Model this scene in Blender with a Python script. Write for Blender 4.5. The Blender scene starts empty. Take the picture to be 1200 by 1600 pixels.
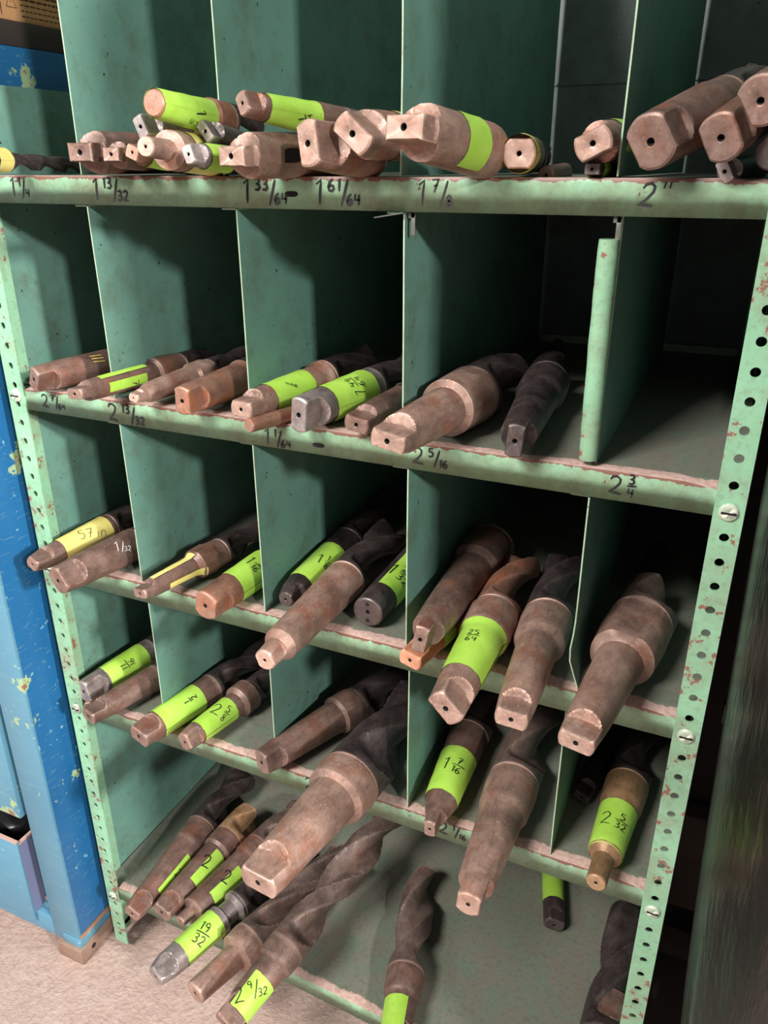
import bpy, bmesh, math, random
from mathutils import Vector, Matrix, noise

random.seed(7)
PI = math.pi
SC = bpy.context.scene
COL = SC.collection

# ------------------------------------------------------------------ camera
CAM_POS = Vector((0.8843, -0.7185, 1.3080))
YAW, PITCH, ROLL = math.radians(-24.2424), math.radians(-23.6734), math.radians(-0.0672)
cam_d = bpy.data.cameras.new('camera')
cam = bpy.data.objects.new('camera', cam_d)
COL.objects.link(cam)
fw = Vector((math.sin(YAW)*math.cos(PITCH), math.cos(YAW)*math.cos(PITCH), math.sin(PITCH)))
rt = fw.cross(Vector((0, 0, 1))).normalized()
up = rt.cross(fw)
rt2 = rt*math.cos(ROLL) + up*math.sin(ROLL)
up2 = -rt*math.sin(ROLL) + up*math.cos(ROLL)
cam.matrix_world = Matrix(((rt2.x, up2.x, -fw.x, CAM_POS.x), (rt2.y, up2.y, -fw.y, CAM_POS.y),
                           (rt2.z, up2.z, -fw.z, CAM_POS.z), (0, 0, 0, 1)))
cam_d.sensor_fit = 'VERTICAL'
cam_d.sensor_height = 24
cam_d.sensor_width = 18
cam_d.lens = 24*1229.71/1600
cam_d.clip_start = 0.02
SC.camera = cam

# ------------------------------------------------------------------ world, lamps, exposure
world = bpy.data.worlds.new('world')
SC.world = world
world.use_nodes = True
wb = world.node_tree.nodes['Background']
wb.inputs[0].default_value = (0.93, 0.96, 1.0, 1)
wb.inputs[1].default_value = 0.15
SC.view_settings.view_transform = 'Standard'
SC.view_settings.look = 'None'
SC.view_settings.gamma = 1
SC.view_settings.use_curve_mapping = False
SC.view_settings.exposure = 0.50

def area(name, loc, target, sx, sy, power, col=(1, 0.97, 0.93)):
    ld = bpy.data.lights.new(name, 'AREA')
    ld.shape = 'RECTANGLE'; ld.size = sx; ld.size_y = sy; ld.energy = power; ld.color = col
    o = bpy.data.objects.new(name, ld); COL.objects.link(o)
    o.location = loc
    o.rotation_euler = (Vector(target)-Vector(loc)).to_track_quat('-Z', 'Y').to_euler()
    return o
area('shop_lamp', (4.7, -1.90, 2.65), (0.4, 0, 0.8), 0.25, 0.25, 235)
area('shop_lamp', (3.9, -2.7, 2.8), (0.4, 0, 0.8), 0.25, 0.25, 110)
area('ceiling_lamp', (-0.35, -2.5, 3.1), (0.4, 0, 0.6), 1.0, 0.5, 120)
area('aisle_lamp', (-1.6, -2.8, 2.9), (0.4, 0, 0.8), 1.2, 0.5, 28)

# ------------------------------------------------------------------ materials
def lin(c):
    return tuple((v/12.92 if v <= .04045 else ((v+.055)/1.055)**2.4) for v in [x/255 for x in c])+(1,)

class NT:
    def __init__(s, name, rough=.6, metal=0.0):
        s.m = bpy.data.materials.new(name); s.m.use_nodes = True
        s.t = s.m.node_tree; s.n = s.t.nodes
        s.b = s.n['Principled BSDF']
        s.b.inputs['Roughness'].default_value = rough
        s.b.inputs['Metallic'].default_value = metal
        tc = s.n.new('ShaderNodeTexCoord'); s.obj = tc.outputs['Object']
    def link(s, a, b): s.t.links.new(a, b)
    def mapping(s, scale=(1, 1, 1), rot=(0, 0, 0), rand=False):
        mp = s.n.new('ShaderNodeMapping')
        mp.inputs['Scale'].default_value = scale
        mp.inputs['Rotation'].default_value = rot
        s.link(s.obj, mp.inputs['Vector'])
        if rand:
            oi = s.n.new('ShaderNodeObjectInfo')
            mul = s.n.new('ShaderNodeMath'); mul.operation = 'MULTIPLY'; mul.inputs[1].default_value = 9.0
            s.link(oi.outputs['Random'], mul.inputs[0])
            cb = s.n.new('ShaderNodeCombineXYZ')
            for i in range(3): s.link(mul.outputs[0], cb.inputs[i])
            s.link(cb.outputs[0], mp.inputs['Location'])
        return mp.outputs[0]
    def noise(s, scale, detail=5, rough=.6, vec=None):
        nz = s.n.new('ShaderNodeTexNoise')
        nz.inputs['Scale'].default_value = scale; nz.inputs['Detail'].default_value = detail
        nz.inputs['Roughness'].default_value = rough
        s.link(vec if vec is not None else s.obj, nz.inputs['Vector'])
        return nz.outputs['Fac']
    def ramp(s, fac, stops):
        r = s.n.new('ShaderNodeValToRGB')
        e = r.color_ramp.elements
        while len(e) < len(stops): e.new(.5)
        for i, (p_, c) in enumerate(stops):
            e[i].position = p_; e[i].color = c if len(c) == 4 else lin(c)
        s.link(fac, r.inputs['Fac'])
        return r.outputs['Color']
    def mask(s, fac, lo, hi):
        return s.ramp(fac, [(lo, (0, 0, 0, 1)), (hi, (1, 1, 1, 1))])
    def mix(s, fac, a, b, mode='MIX'):
        m = s.n.new('ShaderNodeMix'); m.data_type = 'RGBA'; m.blend_type = mode
        if isinstance(fac, float): m.inputs[0].default_value = fac
        else: s.link(fac, m.inputs[0])
        for sock, v in ((m.inputs[6], a), (m.inputs[7], b)):
            if isinstance(v, tuple): sock.default_value = v if len(v) == 4 else lin(v)
            else: s.link(v, sock)
        return m.outputs[2]
    def math(s, op, a, b=0.0):
        m = s.n.new('ShaderNodeMath'); m.operation = op
        for sock, v in ((m.inputs[0], a), (m.inputs[1], b)):
            if isinstance(v, (int, float)): sock.default_value = v
            else: s.link(v, sock)
        return m.outputs[0]
    def sep(s, vec=None):
        x = s.n.new('ShaderNodeSeparateXYZ'); s.link(vec if vec is not None else s.obj, x.inputs[0]); return x.outputs
    def bump(s, h, strength=.3, dist=.002):
        b = s.n.new('ShaderNodeBump'); b.inputs['Strength'].default_value = strength
        b.inputs['Distance'].default_value = dist
        s.link(h, b.inputs['Height']); s.link(b.outputs[0], s.b.inputs['Normal'])
    def base(s, c):
        if isinstance(c, tuple): s.b.inputs['Base Color'].default_value = c if len(c) == 4 else lin(c)
        else: s.link(c, s.b.inputs['Base Color'])
    def rough(s, c): s.link(c, s.b.inputs['Roughness'])

def steel(name, c1, c2, rust, rust_amt, metal=.35, rough=.5):
    t = NT(name, rough, metal)
    v = t.mapping(rand=True)
    vs = t.mapping((1, .25, 1), rand=True)
    a = t.noise(38, 6, .65, v); b = t.noise(160, 4, .6, vs); c = t.noise(22, 5, .7, v)
    col = t.mix(t.mask(a, .33, .68), c1, c2)
    dk = tuple(int(q*.62) for q in c1)
    col = t.mix(t.math('MULTIPLY', t.mask(b, .5, .8), .6), col, dk)
    col = t.mix(t.math('MULTIPLY', t.mask(c, .54-rust_amt, .70-rust_amt), .75), col, rust)
    big = t.noise(14, 4, .6, v)
    col = t.mix(t.math('MULTIPLY', t.mask(big, .50, .68), .55), col, tuple(int(q*.66) for q in c1))
    fine = t.noise(420, 3, .6, v)
    spk = tuple(min(255, int(q*1.3+14)) for q in c2)
    col = t.mix(t.math('MULTIPLY', t.mask(fine, .60, .72), .45), col, spk)
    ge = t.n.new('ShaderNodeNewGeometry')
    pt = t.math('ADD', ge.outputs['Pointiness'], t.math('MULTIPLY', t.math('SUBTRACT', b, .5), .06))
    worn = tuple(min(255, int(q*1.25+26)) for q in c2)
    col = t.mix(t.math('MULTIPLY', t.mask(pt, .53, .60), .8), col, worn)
    crease_dark = tuple(int(q*.45) for q in c1)
    col = t.mix(t.math('MULTIPLY', t.mask(t.math('SUBTRACT', 1.0, pt), .53, .60), .7), col, crease_dark)  # darker tone in concave creases
    t.base(col)
    t.rough(t.ramp(a, [(.3, (rough-.10,)*3+(1,)), (.7, (rough+.14,)*3+(1,))]))
    t.bump(t.math('ADD', t.math('MULTIPLY', fine, .5), b), .25, .0006)
    return t.m

MT = {
 'pink':   steel('pinkish_rusted_steel', (132, 104, 93), (170, 140, 126), (150, 92, 68), .03),
 'brown':  steel('brown_rusted_steel', (98, 76, 68), (134, 108, 98), (126, 76, 54), .03),
 'dark':   steel('black_oxide_steel', (52, 44, 44), (84, 73, 71), (98, 70, 58), -.06, .4, .42),
 'body':   steel('dull_fluted_steel', (92, 76, 70), (126, 106, 98), (116, 76, 60), .0, .35, .48),
 'rust':   steel('orange_brown_rusted_steel', (124, 88, 72), (154, 118, 102), (166, 94, 60), .06),
 'orange': steel('bright_orange_rust', (168, 108, 78), (190, 134, 106), (178, 92, 56), .06, .15, .75),
 'silver': steel('worn_grey_steel', (122, 112, 110), (162, 150, 147), (132, 98, 84), -.04, .55, .4),
 'tan':    steel('tan_brown_steel', (140, 108, 76), (170, 136, 104), (126, 84, 50), .03),
}

def tape_mat(name, c1, c2):
    t = NT(name, .45)
    v = t.mapping(rand=True)
    a = t.noise(30, 5, .6, v); f = t.noise(150, 4, .6, v)
    col = t.mix(t.mask(a, .35, .7), c1, c2)
    col = t.mix(t.math('MULTIPLY', t.mask(f, .62, .78), .5), col, tuple(int(q*.62) for q in c1))
    t.base(col); t.bump(a, .35, .0012)
    return t.m
TAPE = {'lime': tape_mat('lime_green_tape', (150, 192, 66), (168, 210, 88)),
        'yellow': tape_mat('pale_yellow_tape', (198, 186, 100), (218, 206, 128))}

def flat(name, c, rough=.6, metal=0.0):
    t = NT(name, rough, metal); t.base(c); return t.m
INK = flat('black_marker_ink', (26, 24, 28), .5)
CHALK = flat('white_chalk', (222, 216, 210), .9)
CRAYON = flat('yellow_crayon', (196, 168, 84), .8)
HOLE = flat('dark_hole_shade', (20, 16, 15), .9)  # near-black colour stands in for the shade inside holes, slots and gaps

def green_sheet(name, c1, c2, dirt, dirt_amt=.0, chips=True):
    t = NT(name, .46)
    a = t.noise(5, 6, .6); b = t.noise(24, 6, .7); c = t.noise(70, 5, .65); sp = t.noise(130, 3, .5)
    col = t.mix(t.mask(a, .3, .7), c1, c2)
    col = t.mix(t.math('MULTIPLY', t.mask(b, .48-dirt_amt, .78-dirt_amt), .8), col, dirt)
    col = t.mix(t.math('MULTIPLY', t.mask(c, .60, .74), .35), col, tuple(int(q*.6) for q in c1))
    if chips:
        col = t.mix(t.mask(sp, .71, .73), col, (44, 40, 36))
    t.base(col); t.bump(b, .12, .002)
    return t.m
GREEN = green_sheet('green_painted_sheet', (90, 130, 118), (106, 146, 132), (84, 98, 80))
GREEN_EDGE = green_sheet('pale_chipped_edge', (150, 178, 150), (168, 190, 160), (128, 110, 92), .02)
BACK = green_sheet('grey_green_back_sheet', (92, 104, 98), (110, 122, 114), (80, 78, 72), .05)

def shelf_paint():
    # green paint, bare worn steel along the top front edge, grimy grey-brown top face
    t = NT('green_shelf_paint', .45)
    x, y, z = t.sep()
    a = t.noise(7, 5, .6); n1 = t.noise(55, 6, .68); n2 = t.noise(26, 6, .65); n3 = t.noise(150, 4, .6)
    g = t.mix(t.mask(a, .3, .7), (132, 176, 145), (154, 196, 160))
    g = t.mix(t.math('MULTIPLY', t.mask(n2, .42, .68), .75), g, (126, 132, 106))
    g = t.mix(t.math('MULTIPLY', t.mask(n3, .48, .72), .35), g, (100, 112, 90))
    g = t.mix(t.mask(n1, .645, .66), g, (108, 76, 66))
    # ragged wear below the top edge: depth below edge compared with noise
    wear = t.math('ADD', t.math('MULTIPLY', z, 95.0), t.math('MULTIPLY', n2, 1.7))
    wear = t.math('ADD', wear, t.math('MULTIPLY', n1, .8))
    g = t.mix(t.mask(wear, .985, 1.0), g, (124, 86, 74))
    # top face
    top = t.mix(t.mask(n2, .35, .7), (122, 116, 106), (108, 124, 108))
    top = t.mix(t.math('MULTIPLY', t.mask(n3, .5, .75), .5), top, (84, 76, 68))
    edge = t.math('ADD', t.math('MULTIPLY', y, 36.0), t.math('MULTIPLY', n2, .9))
    bare = t.mix(t.mask(n3, .4, .7), (206, 176, 166), (176, 142, 130))
    top = t.mix(t.mask(edge, .92, 1.15), bare, top)
    ge = t.n.new('ShaderNodeNewGeometry'); nz = t.sep(ge.outputs['True Normal'])[2]
    col = t.mix(t.mask(nz, .5, .6), g, top)
    t.base(col); t.bump(n1, .2, .0012)
    return t.m
SHELF = shelf_paint()

def post_paint():
    t = NT('chipped_green_post_paint', .42)
    a = t.noise(9, 5, .6); n1 = t.noise(60, 6, .68); n2 = t.noise(14, 6, .7)
    g = t.mix(t.mask(a, .3, .7), (124, 174, 141), (146, 192, 157))
    g = t.mix(t.math('MULTIPLY', t.mask(n2, .44, .68), .75), g, (132, 138, 112))
    g = t.mix(t.math('MULTIPLY', t.mask(t.noise(170, 3), .5, .7), .3), g, (96, 108, 88))
    k = t.math('ADD', t.math('MULTIPLY', n1, .75), t.math('MULTIPLY', n2, .35))
    g = t.mix(t.mask(k, .625, .64), g, (134, 92, 78))
    t.base(g); t.bump(n1, .2, .001)
    return t.m
POST = post_paint()

def blue_paint(name, c1, c2):
    t = NT(name, .38)
    x, y, z = t.sep()
    a = t.noise(4, 5, .6); n = t.noise(9, 6, .62)
    v = t.mapping((1, 3.2, 14), (math.radians(-38), 0, 0))
    scr = t.noise(16, 4, .6, v); dots = t.noise(75, 3, .55)
    col = t.mix(t.mask(a, .3, .7), c1, c2)
    col = t.mix(t.mask(n, .615, .622), col, (150, 172, 132))
    col = t.mix(t.mask(n, .655, .662), col, (136, 98, 80))
    low = t.mask(t.math('MULTIPLY', z, -1.0), -.42, -.2)
    scr2 = t.math('MULTIPLY', t.mask(scr, .60, .63), t.math('ADD', low, .15))
    col = t.mix(scr2, col, (140, 172, 150))
    col = t.mix(t.math('MULTIPLY', t.mask(dots, .69, .71), .7), col, (130, 176, 190))
    t.base(col); t.bump(n, .1, .002)
    return t.m
BLUE = blue_paint('blue_cabinet_paint', (22, 86, 136), (34, 100, 150))
LBLUE = blue_paint('pale_blue_cabinet_paint', (76, 126, 152), (92, 138, 158))  # paler blue than the side sheet

# ------------------------------------------------------------------ mesh helpers
def finish(name, bm, mat, parent=None, angle=32, smooth=True):
    bmesh.ops.remove_doubles(bm, verts=bm.verts, dist=1e-6)
    bmesh.ops.recalc_face_normals(bm, faces=bm.faces)
    if smooth:
        ca = math.radians(angle)
        for f in bm.faces: f.smooth = True
        for e in bm.edges:
            if len(e.link_faces) == 2:
                e.smooth = e.calc_face_angle(0) < ca
    me = bpy.data.meshes.new(name)
    bm.to_mesh(me); bm.free()
    for m in (mat if isinstance(mat, (list, tuple)) else [mat]): me.materials.append(m)
    o = bpy.data.objects.new(name, me)
    COL.objects.link(o)
    if parent is not None: o.parent = parent
    return o

def add_box(bm, lo, hi, mi=0, bev=0.0, M=None):
    r = bmesh.ops.create_cube(bm, size=1)
    vs = r['verts']
    for v in vs:
        v.co = Vector(((lo[i]+hi[i])/2 + v.co[i]*(hi[i]-lo[i]) for i in range(3)))
    if M is not None:
        for v in vs: v.co = M @ v.co
    fs = {f for v in vs for f in v.link_faces}
    for f in fs: f.material_index = mi
    if bev > 0:
        es = {e for v in vs for e in v.link_edges}
        bmesh.ops.bevel(bm, geom=list(es), offset=bev, segments=2, affect='EDGES', profile=.5)

def box(name, lo, hi, mat, parent=None, bev=0.0):
    bm = bmesh.new(); add_box(bm, lo, hi, bev=bev)
    return finish(name, bm, mat, parent)

def empty(name, loc=(0, 0, 0), M=None):
    o = bpy.data.objects.new(name, None); COL.objects.link(o)
    o.empty_display_size = .05
    if M is not None: o.matrix_world = M
    else: o.location = loc
    return o

def tag(o, label=None, cat=None, group=None, kind=None):
    if label: o['label'] = label
    if cat: o['category'] = cat
    if group: o['group'] = group
    if kind: o['kind'] = kind
    return o

# ------------------------------------------------------------------ hand-lettered strokes
GL = {
 '0': [[(.3, 1), (.08, .85), (0, .5), (.08, .12), (.3, 0), (.52, .15), (.6, .5), (.52, .87), (.3, 1)]],
 '1': [[(.12, .82), (.36, 1), (.30, .5), (.28, 0)]],
 '2': [[(.02, .78), (.12, .95), (.34, 1), (.52, .85), (.50, .62), (.28, .32), (.0, .04), (.25, .06), (.62, .0)]],
 '3': [[(.04, .93), (.36, 1), (.52, .82), (.44, .62), (.2, .54), (.48, .44), (.56, .22), (.38, .02), (.02, .06)]],
 '4': [[(.12, 1), (.04, .48), (.58, .5)], [(.5, .95), (.46, 0)]],
 '5': [[(.56, 1), (.12, .98), (.08, .6), (.36, .62), (.56, .4), (.48, .1), (.26, 0), (.02, .08)]],
 '6': [[(.48, 1), (.18, .72), (.03, .34), (.12, .06), (.36, 0), (.56, .18), (.48, .42), (.26, .48), (.06, .3)]],
 '7': [[(0, .95), (.58, 1), (.36, .52), (.2, 0)], [(.14, .5), (.5, .54)]],
 '8': [[(.5, .86), (.3, 1), (.1, .84), (.18, .62), (.44, .42), (.54, .18), (.32, 0), (.08, .14), (.14, .4), (.42, .62), (.5, .86)]],
 '9': [[(.54, .78), (.34, 1), (.1, .86), (.08, .62), (.32, .5), (.54, .72), (.5, .36), (.4, 0)]],
 '/': [[(.52, 1.15), (.1, -.25)]],
 '-': [[(.05, .5), (.5, .5)]],
 '.': [[(.2, .0), (.26, .05)]],
 '"': [[(.14, 1.05), (.12, .78)], [(.38, 1.05), (.36, .78)]],
 'c': [[(.5, .6), (.28, .68), (.08, .5), (.06, .2), (.26, .02), (.52, .1)]],
 'm': [[(.02, 0), (.06, .62)], [(.06, .5), (.2, .66), (.3, .5), (.3, 0)], [(.3, .5), (.46, .66), (.58, .48), (.6, 0)]],
 'i': [[(.28, .6), (.26, 0)], [(.3, .82), (.3, .88)]],
 'n': [[(.06, 0), (.08, .62)], [(.08, .48), (.3, .66), (.5, .46), (.5, 0)]],
 ' ': [],
}
def glyphs(txt, h):
    """strokes (list of (x, y)) of a text h tall, centred; 'a|b/c' stacks a fraction, 'a_b/c' slants one"""
    out = []
    def word(w, x, y, s):
        for ch in w:
            for st in GL[ch]: out.append([(x+a*s, y+b*s) for a, b in st])
            x += (.8 if ch not in '1i.' else .55)*s
        return x
    if '_' in txt:
        a, fr = txt.split('_'); n, d = fr.split('/')
        x = word(a, 0, 0, h) + .15*h
        x2 = word(n, x, .55*h, .5*h)
        out.append([(x2+.28*h, 1.0*h), (x2-.04*h, -.08*h)])
        x = word(d, x2+.22*h, -.02*h, .46*h)
    elif '|' in txt or ('/' in txt and txt != '//' and ' ' not in txt):
        a, fr = txt.split('|') if '|' in txt else ('', txt)
        n, d = fr.split('/')
        x = word(a, 0, 0, h) + .12*h if a else 0
        wn = max(len(n), len(d))*.8*.54*h
        word(n, x+(wn-len(n)*.42*h)/2, .66*h, .52*h)
        out.append([(x-.04*h, .54*h), (x+wn, .58*h)])
        x2 = word(d, x+(wn-len(d)*.42*h)/2, -.10*h, .52*h)
        x = x+wn
    elif txt == '//':
        for k in range(3): out.append([(k*.3*h, 0), (k*.3*h+.12*h, h)])
        x = h
    else:
        x = word(txt, 0, 0, h)
    return [[(px-x/2, py-h/2) for px, py in st] for st in out]

def ribbon(bm, strokes, w, f, step=.003):
    """flat ribbons along the strokes; f maps (x, y) to a point on the surface"""
    for st in strokes:
        pts = []
        for (a, b) in zip(st[:-1], st[1:]):
            n = max(1, int(math.dist(a, b)/step))
            for i in range(n): pts.append((a[0]+(b[0]-a[0])*i/n, a[1]+(b[1]-a[1])*i/n))
        pts.append(st[-1])
        prev = None
        for i, p in enumerate(pts):
            q0 = pts[max(0, i-1)]; q1 = pts[min(len(pts)-1, i+1)]
            dx, dy = q1[0]-q0[0], q1[1]-q0[1]; l = math.hypot(dx, dy) or 1
            nx, ny = -dy/l*w/2, dx/l*w/2
            k = 1 if 0 < i < len(pts)-1 else .6
            a = bm.verts.new(f(p[0]+nx*k, p[1]+ny*k)); b = bm.verts.new(f(p[0]-nx*k, p[1]-ny*k))
            if prev: bm.faces.new((prev[0], a, b, prev[1]))
            prev = (a, b)

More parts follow.
